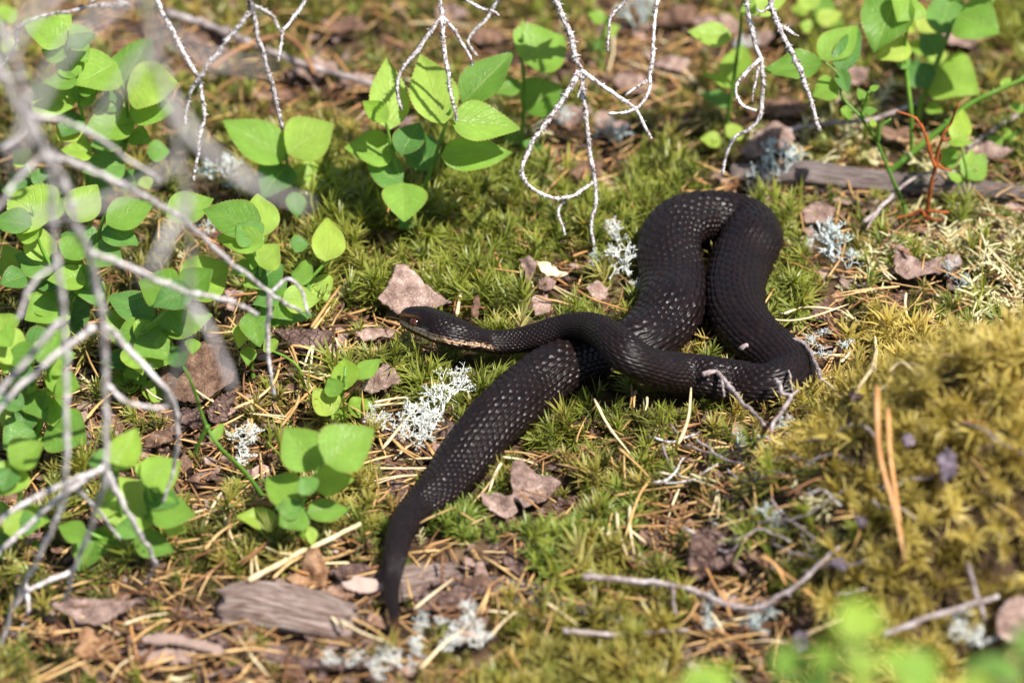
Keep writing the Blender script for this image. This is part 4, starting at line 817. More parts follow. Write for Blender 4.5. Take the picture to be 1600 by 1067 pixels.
# ------------------------------------------------------------------ reindeer lichen tufts
def lichen_mesh(m, seed, size=.011, spread=1.0):
    rr = random.Random(seed); mb = MB()
    def grow(p, d, l, r, lev):
        q = p+d*l; mid = (p+q)/2+Vector((rr.uniform(-1, 1), rr.uniform(-1, 1), rr.uniform(-1, 1)))*l*.12
        mb.tube([tuple(p), tuple(mid), tuple(q)], [r, r*.92, r*.82], 4, .1)
        if lev == 0: return
        for _ in range(rr.choice((2, 2, 2, 3) if lev > 1 else (2, 3, 3))):
            nd = (d+Vector((rr.gauss(0, .72), rr.gauss(0, .72), rr.gauss(.12, .5)))*spread).normalized(); grow(q, nd, l*rr.uniform(.62, .9), r*.80, lev-1)
    for _ in range(4):
        a = rr.uniform(0, 6.28); t = rr.uniform(.1, 1.1); d = Vector((math.cos(a)*t, math.sin(a)*t, 1)).normalized()
        grow(Vector((math.cos(a)*.001, math.sin(a)*.001, -.001)), d, size*.36, size*.032, 4)
    return mb.mesh('lichen_tuft', M_[m])
LM = {'w': [lichen_mesh('lichen', i) for i in range(5)], 'b': [lichen_mesh('lichen_blue', 50+i) for i in range(4)]}
def lichen(px, py, size_px, label, kind='w', group='white reindeer lichen tufts', lift=.003, sq=1.0):
    p = hit(px, py); s = size_px*1.3*MM/.020; clear_at(p.x, p.y, size_px*MM*.5, .3, .012); lift += .0035
    o = add('lichen_tuft', random.choice(LM[kind]), None, (p.x, p.y, tz(p.x, p.y)+lift)); o.rotation_euler = (random.uniform(-.2, .2), random.uniform(-.2, .2), random.uniform(0, 6.28)); o.scale = (s, s, s*sq)
    return tag(o, label, 'lichen', group)
big = 'white branching lichen tuft in the large clump beside the snake body'
for x, y, s in [(705, 640, 55), (690, 668, 62), (660, 690, 55), (640, 680, 45), (625, 700, 40), (672, 705, 50), (716, 612, 34), (650, 715, 40), (590, 690, 34), (578, 668, 26)]: lichen(x, y, s, big)
for x, y, s in [(385, 715, 52), (378, 740, 42), (392, 700, 34)]: lichen(x, y, s, 'white lichen tuft beside the creeping green bilberry stem')
for x, y, s in [(984, 450, 58), (966, 400, 44)]: lichen(x, y, s, 'white lichen tuft standing against the outer side of the snake loop', sq=1.35)
lichen(1000, 470, 24, 'tiny white lichen tuft touching the loop of the snake'); lichen(927, 432, 30, 'grey green lichen tuft on the crumpled pale leaf', 'b')
for x, y, s in [(1305, 425, 80), (1290, 400, 46), (1325, 440, 40)]: lichen(x, y, s, 'blue grey lichen tuft beyond the dark outer side of the snake', 'b', sq=1.1)
for x, y, s in [(1215, 295, 66), (1200, 310, 50), (1232, 280, 40)]: lichen(x, y, s, 'grey upright lichen tuft beside the grey root', 'b', sq=1.5)
for x, y, s in [(355, 310, 70), (335, 300, 46), (378, 320, 40)]: lichen(x, y, s, 'grey lichen tuft under the bilberry plant with two broad leaves', 'b')
for x, y, s in [(365, 395, 46), (330, 385, 40)]: lichen(x, y, s, 'blue grey lichen tuft behind the crossing grey twigs', 'b')
for x, y, s in [(1185, 632, 46), (1172, 625, 34), (1200, 640, 30)]: lichen(x, y, s, 'white lichen tuft growing at the lower bend of the snake', sq=1.2)
for x, y, s in [(742, 985, 34), (735, 1012, 40), (715, 1022, 32), (750, 1034, 34), (702, 1040, 34), (655, 1008, 24), (690, 1000, 22), (655, 1042, 34), (606, 1052, 32), (560, 1058, 34), (520, 1062, 32), (632, 1066, 34), (585, 1076, 34), (660, 992, 20)]: lichen(x, y, s, 'bright white lichen tuft in the patch at the snake tail tip')
for x, y, s in [(1480, 450, 40), (1500, 470, 30)]: lichen(x, y, s, 'grey lichen tuft inside the pale feather moss', 'b')
for x, y, s in [(1265, 560, 30), (1290, 575, 34), (1285, 545, 26), (1320, 565, 28)]: lichen(x, y, s, 'small grey lichen tuft on bare soil beside the snake bend', 'b', sq=.6)
for x, y, s in [(1515, 1030, 60), (1500, 1010, 46)]: lichen(x, y, s, 'white lichen tuft beside the pink rolled leaf and straight twig')
for x, y, s in [(1190, 990, 40), (1175, 1010, 40), (1105, 975, 34), (1110, 1005, 30), (1210, 850, 30), (1200, 830, 34), (1150, 720, 30), (1215, 690, 34)]: lichen(x, y, s, 'grey lichen tuft among the fallen twigs before the snake bend', 'b')
for x, y, s in [(960, 240, 60), (1000, 60, 90), (880, 215, 40), (1160, 110, 60)]: lichen(x, y, s, 'grey lichen patch in the moss far behind the snake loop', 'b')

# ------------------------------------------------------------------ flat crumpled pieces: dead leaves, bark flakes
def sheet(name, label, cat, poly, m, tilt=.5, lift=.006, crumple=.0018, freq=120, thick=.0002, group=None, fold=0.0, clear=True):
    """poly in photo pixels; the piece lies tilted on the ground under the middle of its outline"""
    n0 = len(poly); fine = []
    for i in range(n0):
        a = poly[i]; b = poly[(i+1) % n0]; k = max(1, int(math.hypot(b[0]-a[0], b[1]-a[1])/5))
        for j in range(k):
            t = j/k; fine.append((a[0]+(b[0]-a[0])*t+random.uniform(-2, 2)*(j > 0), a[1]+(b[1]-a[1])*t+random.uniform(-2, 2)*(j > 0)))
    xs = [p[0] for p in fine]; ys = [p[1] for p in fine]; cx, cy = sum(xs)/len(xs), sum(ys)/len(ys)
    pts = [Vector(p) for p in fine]; nb = len(pts); st = max(4.0, (max(xs)-min(xs))/22)
    def inside(x, y):
        c = False; j = nb-1
        for i in range(nb):
            if (fine[i][1] > y) != (fine[j][1] > y) and x < (fine[j][0]-fine[i][0])*(y-fine[i][1])/(fine[j][1]-fine[i][1]+1e-9)+fine[i][0]: c = not c
            j = i
        return c
    yy = min(ys)
    while yy < max(ys):
        xx = min(xs)
        while xx < max(xs):
            q = (xx+random.uniform(-1, 1), yy+random.uniform(-1, 1))
            if inside(*q) and min((q[0]-f[0])**2+(q[1]-f[1])**2 for f in fine) > 6: pts.append(Vector(q))
            xx += st
        yy += st
    ov, oe, of, *_ = delaunay_2d_cdt(pts, [(i, (i+1) % nb) for i in range(nb)], [], 1, 1e-5)
    c3 = hit(cx, cy, lift); n = (TOCAM*(1-tilt)+Vector((random.uniform(-.2, .2), random.uniform(-.1, .1), tilt*1.2))).normalized()
    V = []; sd_ = Vector((random.uniform(0, 9), random.uniform(0, 9), random.uniform(0, 9)))
    for p in ov:
        r = ray(p.x, p.y); w = CAM+r*((c3-CAM).dot(n)/r.dot(n)); q = w-c3
        h = .9*crumple*(q.length/.012)**2*(.4+mnoise.noise(q*60+sd_*3))+crumple*(mnoise.noise(q*freq+sd_)*1.2+mnoise.noise(q*freq*2.7+sd_)*.6+abs(mnoise.noise(q*freq*1.6+sd_*2))*.9)+fold*abs(q.x)
        w = w+n*h
        V.append(w)
    lo = min(v.z-tz(v.x, v.y) for v in V)
    up = Vector((0, 0, max(0, .001-lo)*.5))
    if clear:
        for v in V[::2]: clear_at(v.x, v.y, .004, .3, .012)
    me = mk_mesh(name, [tuple(v+up-c3) for v in V], of, M_[m], True)
    o = add(name, me, None, c3); s = o.modifiers.new('thickness', 'SOLIDIFY'); s.thickness = thick; s.offset = 0
    return tag(o, label, cat, group)
def zpoly(z, L): return [zp(z, x, y) for x, y in L]
DL = ('dead_leaf', 'leaf')
G = 'dead leaves on the moss'
sheet('dead_leaf', 'pale pinkish dead birch leaf propped behind the snake head', 'leaf', zpoly(5, [(262, 190), (300, 185), (345, 215), (372, 245), (392, 280), (425, 300), (445, 325), (480, 340), (522, 372), (470, 385), (430, 400), (300, 425), (270, 420), (178, 345), (225, 290)]), 'dead_pink', .35, .011, .0014, 90, group=G)
sheet('dead_leaf', 'crumpled cream leaf fragment with an upright flap behind the neck', 'leaf', zpoly(5, [(830, 160), (880, 145), (915, 190), (900, 240), (880, 270), (850, 210)]), 'dead_pink', .3, .010, .002, 140, group=G)
sheet('dead_leaf', 'pointed cream leaf fragment behind the crumpled flap', 'leaf', zpoly(5, [(915, 165), (960, 180), (1060, 235), (1010, 250), (960, 245), (930, 210)]), 'straw', .5, .009, .0015, 120, group=G)
sheet('dead_leaf', 'pinkish curled leaf fragment below the cream flap', 'leaf', zpoly(5, [(915, 260), (960, 245), (1005, 270), (990, 310), (950, 320), (925, 300)]), 'dead_pink', .5, .008, .002, 140, group=G)
sheet('dead_leaf', 'pale square leaf fragment under the grey green lichen', 'leaf', zpoly(5, [(895, 335), (960, 325), (985, 360), (975, 410), (905, 430), (890, 390)]), 'dead_pink', .5, .005, .001, 120, group=G)
sheet('dead_leaf', 'small pink leaf fragment between lichen and cream fragments', 'leaf', zpoly(5, [(1140, 295), (1190, 270), (1250, 300), (1235, 345), (1180, 350)]), 'dead_pink', .5, .007, .0015, 140, group=G)
sheet('dead_leaf', 'grey pink mottled dead leaf beside the tiny yellow green sprig', 'leaf', zpoly(5, [(100, 735), (160, 690), (215, 640), (265, 690), (290, 735), (230, 760), (150, 790), (105, 770)]), 'dead_pink', .45, .008, .0015, 110, group=G)
sheet('dead_leaf', 'crumpled pale pink leaf lying before the snake body', 'leaf', zpoly(8, [(780, 80), (830, 65), (900, 110), (960, 120), (1010, 160), (960, 215), (900, 250), (830, 285), (785, 240), (775, 160)]), 'dead_pink', .45, .009, .003, 120, group=G)
sheet('dead_leaf', 'torn pink brown leaf at the edge of the snake tail', 'leaf', zpoly(8, [(640, 200), (720, 205), (790, 230), (810, 290), (760, 320), (700, 280), (650, 245)]), 'dead_pink', .5, .007, .002, 120, group=G)
sheet('bark_flake', 'reddish brown ragged bark flake under the green runner', 'bark', zpoly(4, [(1270, 500), (1330, 490), (1440, 490), (1545, 505), (1510, 560), (1480, 590), (1430, 620), (1370, 590), (1320, 540)]), 'bark', .5, .008, .0015, 110, thick=.0012)
sheet('dead_leaf', 'long wrinkled pink dead leaf among the pale feather moss', 'leaf', zpoly(6, [(985, 115), (1040, 130), (1120, 165), (1200, 155), (1290, 150), (1310, 195), (1240, 235), (1140, 235), (1060, 255), (1000, 240)]), 'dead_pink', .45, .010, .0025, 120, group=G)
sheet('dead_leaf', 'thin orange leaf edge standing above the wrinkled pink leaf', 'leaf', zpoly(6, [(960, 88), (1000, 95), (1085, 140), (1050, 135), (990, 112)]), 'dead_orange', .3, .016, .0008, 120, group=G)
sheet('dead_leaf', 'pink dead leaf below the grey root behind the loop', 'leaf', zpoly(3, [(570, 985), (610, 935), (680, 930), (730, 980), (700, 1030), (620, 1045), (580, 1030)]), 'dead_pink', .45, .008, .0015, 110, group=G)
sheet('dead_leaf', 'pink rolled leaf under the curled twig end by the root', 'leaf', zpoly(3, [(290, 700), (350, 620), (440, 580), (510, 600), (540, 650), (490, 700), (400, 720), (320, 735)]), 'dead_pink', .4, .010, .003, 90, group=G)
sheet('dead_leaf', 'large brown dead leaf with a pale patch under the leaning twigs', 'leaf', zpoly(4, [(740, 690), (820, 590), (900, 545), (1020, 570), (1090, 640), (1085, 740), (990, 800), (920, 840), (830, 830), (760, 770)]), 'dead_brown', .5, .009, .002, 70, group=G)
for i, (L, t_) in enumerate([([(960, 850), (1000, 815), (1060, 850), (1055, 910), (1000, 930), (965, 900)], 'reddish rounded bark flake below the large brown leaf'), ([(1010, 790), (1060, 775), (1090, 810), (1060, 850), (1020, 840)], 'small brown bark flake against the large brown leaf'), ([(840, 860), (920, 850), (960, 920), (900, 960), (840, 930)], 'dark brown bark flake behind the creeping green stem'), ([(660, 1030), (720, 960), (790, 950), (800, 1010), (740, 1040)], 'curled brown bark flake above the pale bilberry leaf')]):
    sheet('bark_flake', t_, 'bark', zpoly(4, L), 'bark' if i != 3 else 'dead_brown', .5, .005, .002, 120, thick=.0014, group='bark flakes on the litter')
sheet('dead_leaf', 'brown spindle shaped folded leaf in the litter before the bilberries', 'leaf', zpoly(7, [(225, 715), (330, 690), (440, 690), (560, 700), (645, 705), (570, 750), (500, 790), (430, 810), (360, 800), (310, 760)]), 'dead_pink', .5, .008, .002, 80, group=G)
sheet('dead_leaf', 'pale orange torn leaf below the brown spindle leaf', 'leaf', zpoly(7, [(355, 830), (400, 810), (450, 850), (490, 830), (515, 890), (470, 915), (420, 950), (380, 975), (330, 930), (360, 890)]), 'dead_orange', .5, .005, .002, 110, group=G)
sheet('dead_leaf', 'orange brown curled leaf behind the rotten log', 'leaf', zpoly(7, [(1290, 580), (1370, 540), (1400, 470), (1460, 470), (1500, 560), (1480, 640), (1400, 640), (1330, 620)]), 'dead_orange', .4, .008, .003, 90, group=G)
sheet('bark_flake', 'grey pink bark strip in front of the rotten log', 'bark', zpoly(7, [(640, 870), (700, 855), (820, 850), (900, 880), (1000, 900), (1045, 925), (980, 950), (880, 915), (800, 890), (700, 900), (650, 890)]), 'wood', .5, .007, .0016, 100, thick=.002, group='bark strips before the log')
sheet('bark_flake', 'wide grey bark slab under the pale bark strip', 'bark', zpoly(7, [(625, 930), (700, 900), (800, 910), (890, 930), (870, 975), (760, 985), (650, 980)]), 'wood', .6, .004, .0016, 100, thick=.002, group='bark strips before the log')
sheet('bark_flake', 'reddish brown bark slab beside the tail tip', 'bark', zpoly(7, [(1150, 950), (1250, 940), (1400, 965), (1570, 985), (1700, 990), (1690, 1030), (1500, 1015), (1330, 1000), (1200, 1000)]), 'bark', .6, .004, .0016, 90, thick=.002, group='bark strips before the log')
sheet('bark_flake', 'red brown crumbly bark piece above the curved bleached twig', 'bark', zpoly(9, [(60, 440), (120, 390), (200, 400), (270, 470), (250, 530), (170, 560), (80, 590), (40, 560)]), 'bark', .5, .008, .004, 130, thick=.003)
sheet('dead_leaf', 'pink rolled leaf by the white lichen before the mound', 'leaf', zpoly(9, [(1440, 760), (1490, 680), (1560, 670), (1620, 740), (1600, 860), (1520, 890), (1450, 850)]), 'dead_pink', .35, .016, .003, 80, group=G)
sheet('dead_leaf', 'orange brown bud scale beside the straw needles', 'leaf', zpoly(6, [(700, 330), (735, 305), (775, 340), (750, 365), (710, 360)]), 'dead_orange', .4, .006, .001, 120, group=G)
sheet('dead_leaf', 'dark brown shrivelled leaf under the orange bud scale', 'leaf', zpoly(6, [(620, 360), (690, 340), (760, 370), (720, 400), (650, 405)]), 'dead_brown', .5, .004, .002, 130, group=G)
sheet('dead_leaf', 'brown upright bud scale behind the snake neck', 'leaf', zpoly(5, [(612, 430), (622, 340), (645, 330), (655, 370), (640, 445)]), 'dead_brown', .25, .008, .001, 120, group=G)
sheet('dead_leaf', 'pink leaf fragment beside the lower bend of the snake', 'leaf', zpoly(6, [(785, 790), (830, 755), (875, 770), (850, 810), (810, 825)]), 'dead_pink', .5, .007, .001, 120, group=G)
sheet('dead_leaf', 'brown leaf fragment with rough rim in front of the snake snout', 'leaf', zpoly(5, [(70, 510), (130, 480), (200, 490), (260, 490), (250, 520), (170, 535), (110, 545)]), 'dead_pink', .5, .005, .0015, 120, group=G)
sheet('dead_leaf', 'curled pale leaf fragment under the fork of hanging grey twigs', 'leaf', zpoly(4, [(1040, 310), (1090, 300), (1130, 320), (1090, 360), (1080, 410), (1040, 400), (1060, 350)]), 'dead_pink', .4, .009, .002, 120, group=G)
back = [(760, 60, 46, 20), (620, 190, 44, 20), (1050, 100, 50, 22), (1330, 120, 50, 22), (960, 200, 46, 20), (1180, 60, 60, 24), (540, 40, 60, 22), (1500, 60, 60, 22), (895, 180, 60, 28), (915, 265, 50, 26), (490, 110, 70, 26), (560, 130, 70, 24), (1060, 30, 60, 24), (1230, 170, 60, 26), (700, 20, 50, 20), (430, 150, 50, 22), (1120, 40, 60, 24), (985, 130, 56, 24), (860, 90, 50, 20), (1400, 210, 60, 24), (330, 60, 60, 22), (1540, 240, 60, 24)]
for x, y, a, b in back:
    k = random.randint(6, 8); r0 = random.uniform(0, 6)
    sheet('dead_leaf', 'pinkish brown dead leaf in the moss far behind the snake', 'leaf', [(x+a*.7*math.cos(r0+i*6.283/k)*random.uniform(.65, 1.1), y-b*.7*math.sin(r0+i*6.283/k)*random.uniform(.65, 1.1)) for i in range(k)][::-1], random.choice(['dead_pink', 'dead_brown', 'dead_pink']), random.uniform(.35, .6), .007, .003, 90, group='dead leaves in the background')

# ------------------------------------------------------------------ rotten log, root, fallen twigs
def log(name, label, cat, pts, radii, m, z=0, squash=.8, lift=-.2, rough=.34, cover=True):
    P = []
    for (x, y), r in zip(pts, radii):
        p = hit(*zp(z, x, y)); P.append((p.x, p.y, tz(p.x, p.y)+r*lift, r))
    n = 46; Q = spline(P, n); sides = 30; v = []; f = []; uv = []
    T = np.gradient(Q[:, :3], axis=0); ln = 0; sd_ = random.uniform(0, 50)
    for i in range(n):
        t = Vector(T[i]).normalized(); s = t.cross(Vector((0, 0, 1))).normalized(); u = s.cross(t)
        if i: ln += np.linalg.norm(Q[i, :3]-Q[i-1, :3])
        for k in range(sides):
            th = 6.28318*k/sides
            g = mnoise.noise(Vector((math.cos(th)*2.6+sd_, math.sin(th)*2.6, ln*22)))*rough+mnoise.noise(Vector((math.cos(th)*9+sd_, math.sin(th)*9, ln*40)))*rough*.55
            r = Q[i, 3]*(1+g)
            jag = mnoise.noise(Vector((k*.9, sd_, 0)))*.006*((i == 0)-(i == n-1))*-1
            v.append(Vector(Q[i, :3])+s*math.cos(th)*r+u*math.sin(th)*r*squash+t*jag); uv.append((ln*90, k/sides*9))
    for i in range(n-1):
        for k in range(sides): f.append((i*sides+k, i*sides+(k+1) % sides, (i+1)*sides+(k+1) % sides, (i+1)*sides+k))
    f += [tuple(range(sides))[::-1], tuple((n-1)*sides+k for k in range(sides))]
    o0 = Vector(P[0][:3]); me = mk_mesh(name, [p-o0 for p in v], f, M_[m], True, uv)
    for q in Q[::2]: clear_at(q[0], q[1], q[3]*(1.1 if cover else .8), .25 if cover else .5, .012 if cover else .004)
    return tag(add(name, me, None, o0), label, cat)
log('rotten_log', 'broken block of weathered pinkish rotten wood beside the snake tail', 'log', [(1020, 740), (1150, 745), (1300, 770), (1450, 800), (1600, 830)], [.0085, .0105, .0105, .0095, .0075], 'wood', 7, .85, .25)
log('rotten_log', 'flat decayed log buried under needles behind the snake tail', 'log', [(1520, 650), (1640, 640), (1800, 620), (1960, 590), (2080, 560)], [.005, .008, .009, .008, .005], 'wood', 7, .42, .0, cover=False)
log('rotten_log', 'dark rotting wood strip under the vivid green moss', 'log', [(560, 610), (700, 640), (850, 660), (1000, 690), (1200, 760), (1400, 810)], [.004, .006, .006, .005, .003, .002], 'root', 8, .5, .0, cover=False)
log('root', 'long weathered grey root lying behind the snake loop', 'root', [(250, 830), (420, 850), (600, 850), (800, 870), (1000, 885), (1250, 900), (1500, 925), (1800, 960)], [.004, .005, .0062, .0055, .005, .005, .0045, .004], 'root', 3, .9, .6, .3)
for k_ in range(13):
    x = random.uniform(520, 760); y = random.uniform(885, 1000)+.0; a = random.uniform(14, 34); r0 = random.uniform(0, 6)
    if 585 < x < 650 and y > 860: x += 70
    n_ = random.randint(5, 7); sheet('bark_flake', 'reddish brown bark flake lying on the decayed wood by the tail', 'bark', [(x+a*1.5*math.cos(r0+i*6.283/n_)*random.uniform(.6, 1.1), y-a*.5*math.sin(r0+i*6.283/n_)*random.uniform(.6, 1.1)) for i in range(n_)], random.choice(['bark', 'dead_brown', 'wood', 'bark']), .6, .006, .0016, 120, thick=.0012, group='bark flakes on the decayed wood')
for x, y, a in [(1480, 728, 26), (1420, 690, 12), (1345, 815, 14), (1310, 880, 16), (1250, 1000, 22)]:
    sheet('dry_flower', 'dry purplish heather flower scrap lying on or beside the mound', 'flower', [(x+a*math.cos(i*.9)*random.uniform(.6, 1.1), y-a*math.sin(i*.9)*random.uniform(.6, 1.1)) for i in range(7)], 'purple', .35, .014, .003, 200, group='purplish flower scraps', clear=False)
def ground_twig(label, L, r0, r1, m, z=0, lift=.008, name='fallen_twig', group=None, cat='twig', side=None, wob=.0007, arch=0.0, pegs=.4):
    pts = [zp(z, x, y) for x, y in L]; P = []
    for i, (x, y) in enumerate(pts):
        t = i/(len(pts)-1); p = hit(x, y, lift+arch*4*t*(1-t)); P.append(p)
    o0 = P[0]; mb = MB(); twig_tube(mb, P, r0, r1, .2, pegs, 6, wob); o = add(name, mb.mesh(name, M_[m], True, o0), None, o0)
    tag(o, label, cat, group)
    for S in side or []:
        mb = MB(); twig_tube(mb, [hit(*zp(z, x, y), lift) for x, y in S], r0*.6, r1*.6, .2, pegs, 6, wob); add('side_twig', mb.mesh('side_twig', M_[m], True, o0), o)
    return o
GT = 'fallen twigs on the forest floor'
ground_twig('curved bleached twig arching over the moss beside the mound', [(912, 900), (994, 908), (1060, 915), (1146, 947), (1197, 944), (1252, 910), (1280, 882), (1312, 852)], .0012, .0008, 'greytwig', 0, .012, group=GT, side=[[(1050, 915), (1054, 945), (1058, 960)]])
ground_twig('straight grey twig leaning before the moss mound', [(1383, 992), (1450, 965), (1559, 930)], .0011, .0009, 'greytwig', 0, .02, group=GT)
ground_twig('thin grey twig crossing the straight grey twig', [(1310, 520), (1350, 640), (1390, 780)], .0009, .0007, 'greytwig', 9, .02, group=GT)
ground_twig('thin dark twig running along the rotting wood strip', [(880, 985), (960, 990), (1040, 985), (1075, 985)], .0010, .0007, 'greytwig', 0, .008, group=GT)
ground_twig('dead lichened twig rising to the rust red twig foot', [(860, 1030), (940, 960), (1010, 885), (1090, 825), (1160, 800), (1300, 795)], .0010, .0006, 'greytwig', 3, .014, group=GT, side=[[(940, 960), (910, 1000), (880, 1060)]], pegs=1.2)
ground_twig('pale twig lying behind the grey root and curled hanging twig', [(500, 610), (620, 580), (850, 560), (1000, 520), (1100, 480)], .0011, .0008, 'greytwig', 3, .012, group=GT)
ground_twig('brown twig slanting behind the four leaf bilberry rosette', [(1340, 680), (1480, 590), (1700, 440)], .0010, .0008, 'greytwig', 3, .010, group=GT)
ground_twig('long grey stick lying behind the hanging forked twigs', [(260, 20), (340, 45), (430, 85), (540, 120), (620, 140)], .0018, .0012, 'greytwig', 0, .012, group=GT)
ground_twig('brown bent stalk arching behind the hanging forked twigs', [(330, 105), (390, 70), (440, 55), (470, 75), (490, 115)], .0013, .0010, 'needle_brown', 0, .02, group=GT)
ground_twig('thick pale straw stalk slanting up to the orange curled leaf', [(1130, 600), (1250, 535), (1400, 460), (1560, 380), (1640, 345)], .0011, .0008, 'straw', 7, .010, group=GT)
for lb, L, s in [('curled brown dead twig hooked over the lower bend of the snake', [(285, 580), (310, 560), (380, 555), (430, 570), (490, 545), (545, 535), (590, 560), (640, 660), (660, 720)], [[(495, 548), (505, 640), (530, 770)]]),
                 ('pale curled twig rising from the litter before the snake bend', [(450, 720), (470, 740), (480, 790), (520, 800), (480, 870), (440, 920), (430, 960)], [[(520, 800), (560, 760)]]),
                 ('grey dead twig arching before the coiled lower body', [(110, 700), (170, 680), (220, 730), (290, 820), (350, 880), (400, 930)], [[(200, 720), (215, 800)]])]:
    ground_twig(lb, L, .0010, .0006, 'greytwig', 6, .016, group='curly dead twigs at the snake bend', side=s)
for i in range(22):
    x = random.uniform(1040, 1290); y = random.uniform(665, 860)
    if x > 1230 and y < 700: continue
    a = random.gauss(.25, .7); l = random.uniform(25, 60); c = random.uniform(-22, 22)
    P = [(x-l*math.cos(a), y-l*.6*math.sin(a)), (x, y+c), (x+l*math.cos(a), y+l*.6*math.sin(a))]
    ground_twig('thin grey dead heather twig in the tangle before the snake bend', P, random.uniform(.00035, .0006), .0003, random.choice(['greytwig', 'greytwig', 'bark_twig']), 0, random.uniform(.004, .014), group='tangle of dead heather twigs')
for i in range(9):
    x = random.uniform(1250, 1590); y = random.uniform(640, 950); a = random.uniform(-1.2, 1.2); l = random.uniform(25, 70)
    ground_twig('thin purplish dead stalk caught in the moss mound', [(x-l*math.cos(a), y-l*.7*math.sin(a)), (x-l*.4*math.cos(a)+random.uniform(-9, 9), y-l*.3*math.sin(a)+random.uniform(-9, 9)), (x+random.uniform(-16, 16), y+random.uniform(-10, 10)), (x+l*math.cos(a), y+l*.7*math.sin(a))], .0005, .0003, 'greytwig', 0, .010, group='dead stalks on the mound')

# ------------------------------------------------------------------ pine needles one can count
LAND = [((625, 500), 'in front of the snake head'), ((800, 640), 'beside the middle of the snake body'), ((660, 690), 'by the white lichen clump'), ((610, 950), 'around the snake tail tip'), ((430, 950), 'around the rotten log'), ((1240, 480), 'beyond the outer side of the snake loop'),
        ((900, 400), 'behind the snake neck'), ((1000, 300), 'behind the snake loop'), ((1000, 740), 'in the moss before the snake bend'), ((380, 580), 'near the large brown leaf'), ((480, 840), 'beside the round leaved bilberry'), ((150, 960), 'around the brown spindle leaf'),
        ((1450, 700), 'on the moss mound'), ((1330, 600), 'at the back of the moss mound'), ((760, 950), 'on the rotting wood strip'), ((1150, 930), 'below the curved bleached twig'), ((250, 760), 'under the long grey twigs'), ((1450, 400), 'in the pale feather moss'), ((600, 100), 'behind the lush bilberry plant'), ((1300, 200), 'behind the grey root'), ((950, 150), 'far behind the snake loop')]
CW = {'needle': 'tan', 'needle_orange': 'orange', 'needle_brown': 'brown', 'straw': 'pale straw'}
def needle(L, m='needle', z=0, r=.00052, lift=.008, label=None, pair=False):
    pts = [zp(z, x, y) for x, y in L]; mx = sum(p[0] for p in pts)/len(pts); my = sum(p[1] for p in pts)/len(pts)
    P = [hit(x, y, lift+random.uniform(-.0015, .0025)) for x, y in pts]
    if len(P) == 2:
        mid = (P[0]+P[1])/2+Vector((random.uniform(-1, 1), random.uniform(-1, 1), random.uniform(0, 1)))*(P[0]-P[1]).length*.05; P = [P[0], mid, P[1]]
    Q = spline([tuple(p) for p in P], 12); mb = MB(); prof = np.interp(np.linspace(0, 1, 12), [0, .06, .3, .8, 1], [.75, 1.25, 1, .85, .3])*r
    mb.tube(Q, prof, 5, .06, flat=.7)
    if pair:
        d = Q[-1]-Q[0]; pr = np.array([-d[1], d[0], 0]); pr = pr/(np.linalg.norm(pr)+1e-9)*np.linalg.norm(d)*random.choice((-1, 1))*random.uniform(.06, .16)
        Q2 = Q+pr[None, :]*np.linspace(0, 1, 12)[:, None]**1.3; mb.tube(Q2, prof, 5, .06, flat=.7)
    w = min(LAND, key=lambda q: (q[0][0]-mx)**2+((q[0][1]-my)*1.4)**2)[1]
    lb = label or '%s dry pine needle%s %s' % (CW[m], ' pair' if pair else '', w)
    o = add('pine_needle', mb.mesh('pine_needle', M_[m], True, P[0]), None, P[0])
    return tag(o, lb, 'pine needle', None if label else CW[m]+(' needle pairs ' if pair else ' needles ')+w)
for L in [[(160, 825), (395, 800)], [(200, 1040), (390, 810)], [(1180, 810), (1250, 940), (1350, 1067)], [(160, 840), (300, 830), (400, 850)]]: needle(L, 'straw', 5, .00062)
for L in [[(1270, 0), (1415, 140)], [(1415, 140), (1360, 220), (1300, 400)], [(1250, 215), (1400, 190), (1567, 170)], [(740, 15), (920, 40)], [(740, 40), (900, 75)], [(740, 60), (680, 200)], [(20, 60), (200, 10)], [(150, 90), (420, 90)], [(340, 730), (520, 590)], [(0, 750), (120, 800), (240, 880)], [(0, 780), (110, 840), (235, 885)],
          [(370, 1000), (590, 800)], [(690, 850), (800, 740)], [(1260, 290), (1310, 490)], [(1320, 260), (1340, 480)], [(940, 700), (1080, 800)], [(40, 100), (250, 30)]]: needle(L, 'straw' if random.random() < .45 else 'needle', 8, .0006)
for L in [[(1240, 590), (1390, 480)], [(560, 800), (660, 765), (760, 750)], [(600, 880), (660, 830), (760, 770)], [(130, 1067), (370, 940)], [(150, 1075), (390, 965)], [(410, 1040), (490, 960)], [(1000, 840), (1100, 890), (1200, 900)], [(800, 430), (910, 410)], [(930, 460), (1060, 340)], [(1410, 670), (1570, 810)], [(1410, 680), (1500, 760), (1560, 830)], [(1010, 925), (1150, 910), (1300, 930)], [(590, 900), (600, 1000)]]: needle(L, random.choice(['needle', 'straw', 'needle']), 7, .00062)
for L in [[(1080, 855), (1200, 800), (1275, 720), (1302, 610)], [(1300, 940), (1380, 820), (1385, 690), (1330, 560)], [(1440, 480), (1580, 280)], [(1450, 490), (1530, 380)], [(990, 950), (1130, 880)], [(1150, 900), (1150, 990)], [(1165, 900), (1172, 985)], [(1280, 560), (1340, 555), (1380, 650)], [(400, 900), (520, 780)], [(1400, 690), (1520, 730)]]: needle(L, 'needle', 4, .00062)
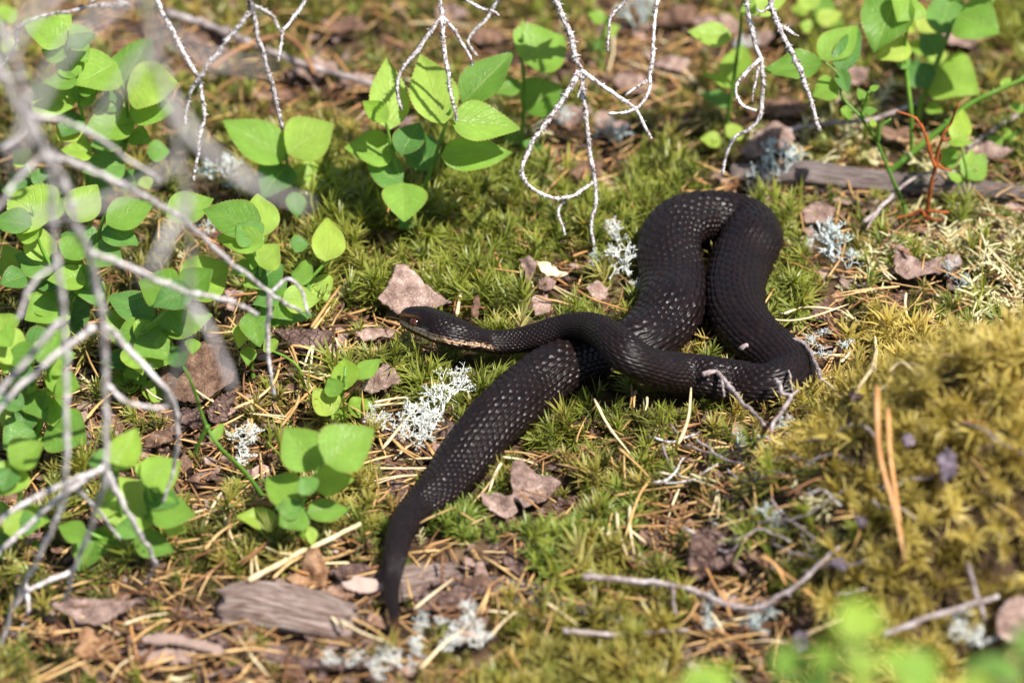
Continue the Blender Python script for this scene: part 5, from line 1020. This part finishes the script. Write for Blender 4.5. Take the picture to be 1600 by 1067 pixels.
for L in [[(490, 415), (560, 390), (640, 385), (760, 400)], [(400, 430), (480, 447), (600, 435), (790, 370)], [(830, 760), (890, 680), (918, 570)], [(910, 520), (916, 600), (908, 690)], [(970, 690), (1030, 640), (1090, 680)], [(660, 720), (730, 770)], [(0, 1020), (45, 900), (60, 740)], [(750, 640), (800, 580)], [(390, 260), (384, 350), (398, 432)]]: needle(L, 'straw', 6, .00062, lift=.010)
for L in [[(0, 835), (90, 840), (170, 860)], [(0, 885), (130, 885), (255, 858)], [(-60, 850), (60, 830), (180, 835)]]: needle(L, 'needle_orange', 3, .0008)
for L in [[(1090, 300), (1180, 350), (1340, 400)], [(720, 130), (750, 210)], [(630, 200), (700, 260)], [(800, 0), (840, 80)], [(1080, 150), (1150, 125)], [(1000, 250), (1060, 285)], [(400, 620), (430, 650)]]: needle(L, 'needle_orange', 5, .0006)
needle([(545, 418), (556, 350), (570, 292)], 'straw', 5, .0007, .010); needle([(1352, 745), (1345, 850)], 'needle', 5, .0005); needle([(1375, 770), (1365, 850)], 'needle', 5, .0005); needle([(1425, 800), (1415, 870)], 'straw', 5, .0005)
for L in [[(200, 640), (240, 770)], [(385, 480), (470, 560), (540, 610)], [(370, 490), (440, 530), (490, 620)], [(570, 640), (660, 715)]]: needle(L, 'needle_orange', 9, .0007, .012)
ob = needle([(1370, 603), (1374, 708), (1396, 790), (1415, 879)], 'needle_orange', 0, .0011, .020, 'long thick orange pine needle standing on the moss mound')
ob = needle([(1387, 637), (1391, 710), (1402, 790), (1413, 870)], 'needle_orange', 0, .0009, .018, 'shorter orange needle close beside the long one on the mound')
kinds = ['needle', 'needle', 'straw', 'needle_brown', 'needle_orange']
spots = [(420, 600, 110, 90, 26), (300, 800, 160, 70, 26), (480, 890, 110, 50, 22), (150, 990, 150, 60, 22), (640, 720, 60, 40, 12), (760, 930, 110, 50, 14), (1050, 800, 90, 80, 20), (1150, 960, 120, 60, 16), (1300, 540, 70, 60, 12), (1420, 440, 150, 80, 18), (900, 270, 120, 40, 14), (1000, 120, 200, 80, 18), (600, 100, 200, 80, 16), (860, 430, 80, 40, 8), (560, 560, 60, 40, 8), (330, 1030, 150, 30, 10)]
for cx, cy, rx, ry, k in spots:
    for _ in range(k):
        x = cx+random.gauss(0, .55)*rx; y = cy+random.gauss(0, .55)*ry; a = random.uniform(0, 3.14); l = random.uniform(18, 62)
        needle([(x-l*math.cos(a), y-l*.6*math.sin(a)), (x+random.uniform(-5, 5), y+random.uniform(-4, 4)), (x+l*math.cos(a), y+l*.6*math.sin(a))], random.choice(kinds), 0, random.uniform(.0004, .0006), random.uniform(.002, .008), pair=random.random() < .3)

# moss and litter fill in round everything placed above
moss()
litter()
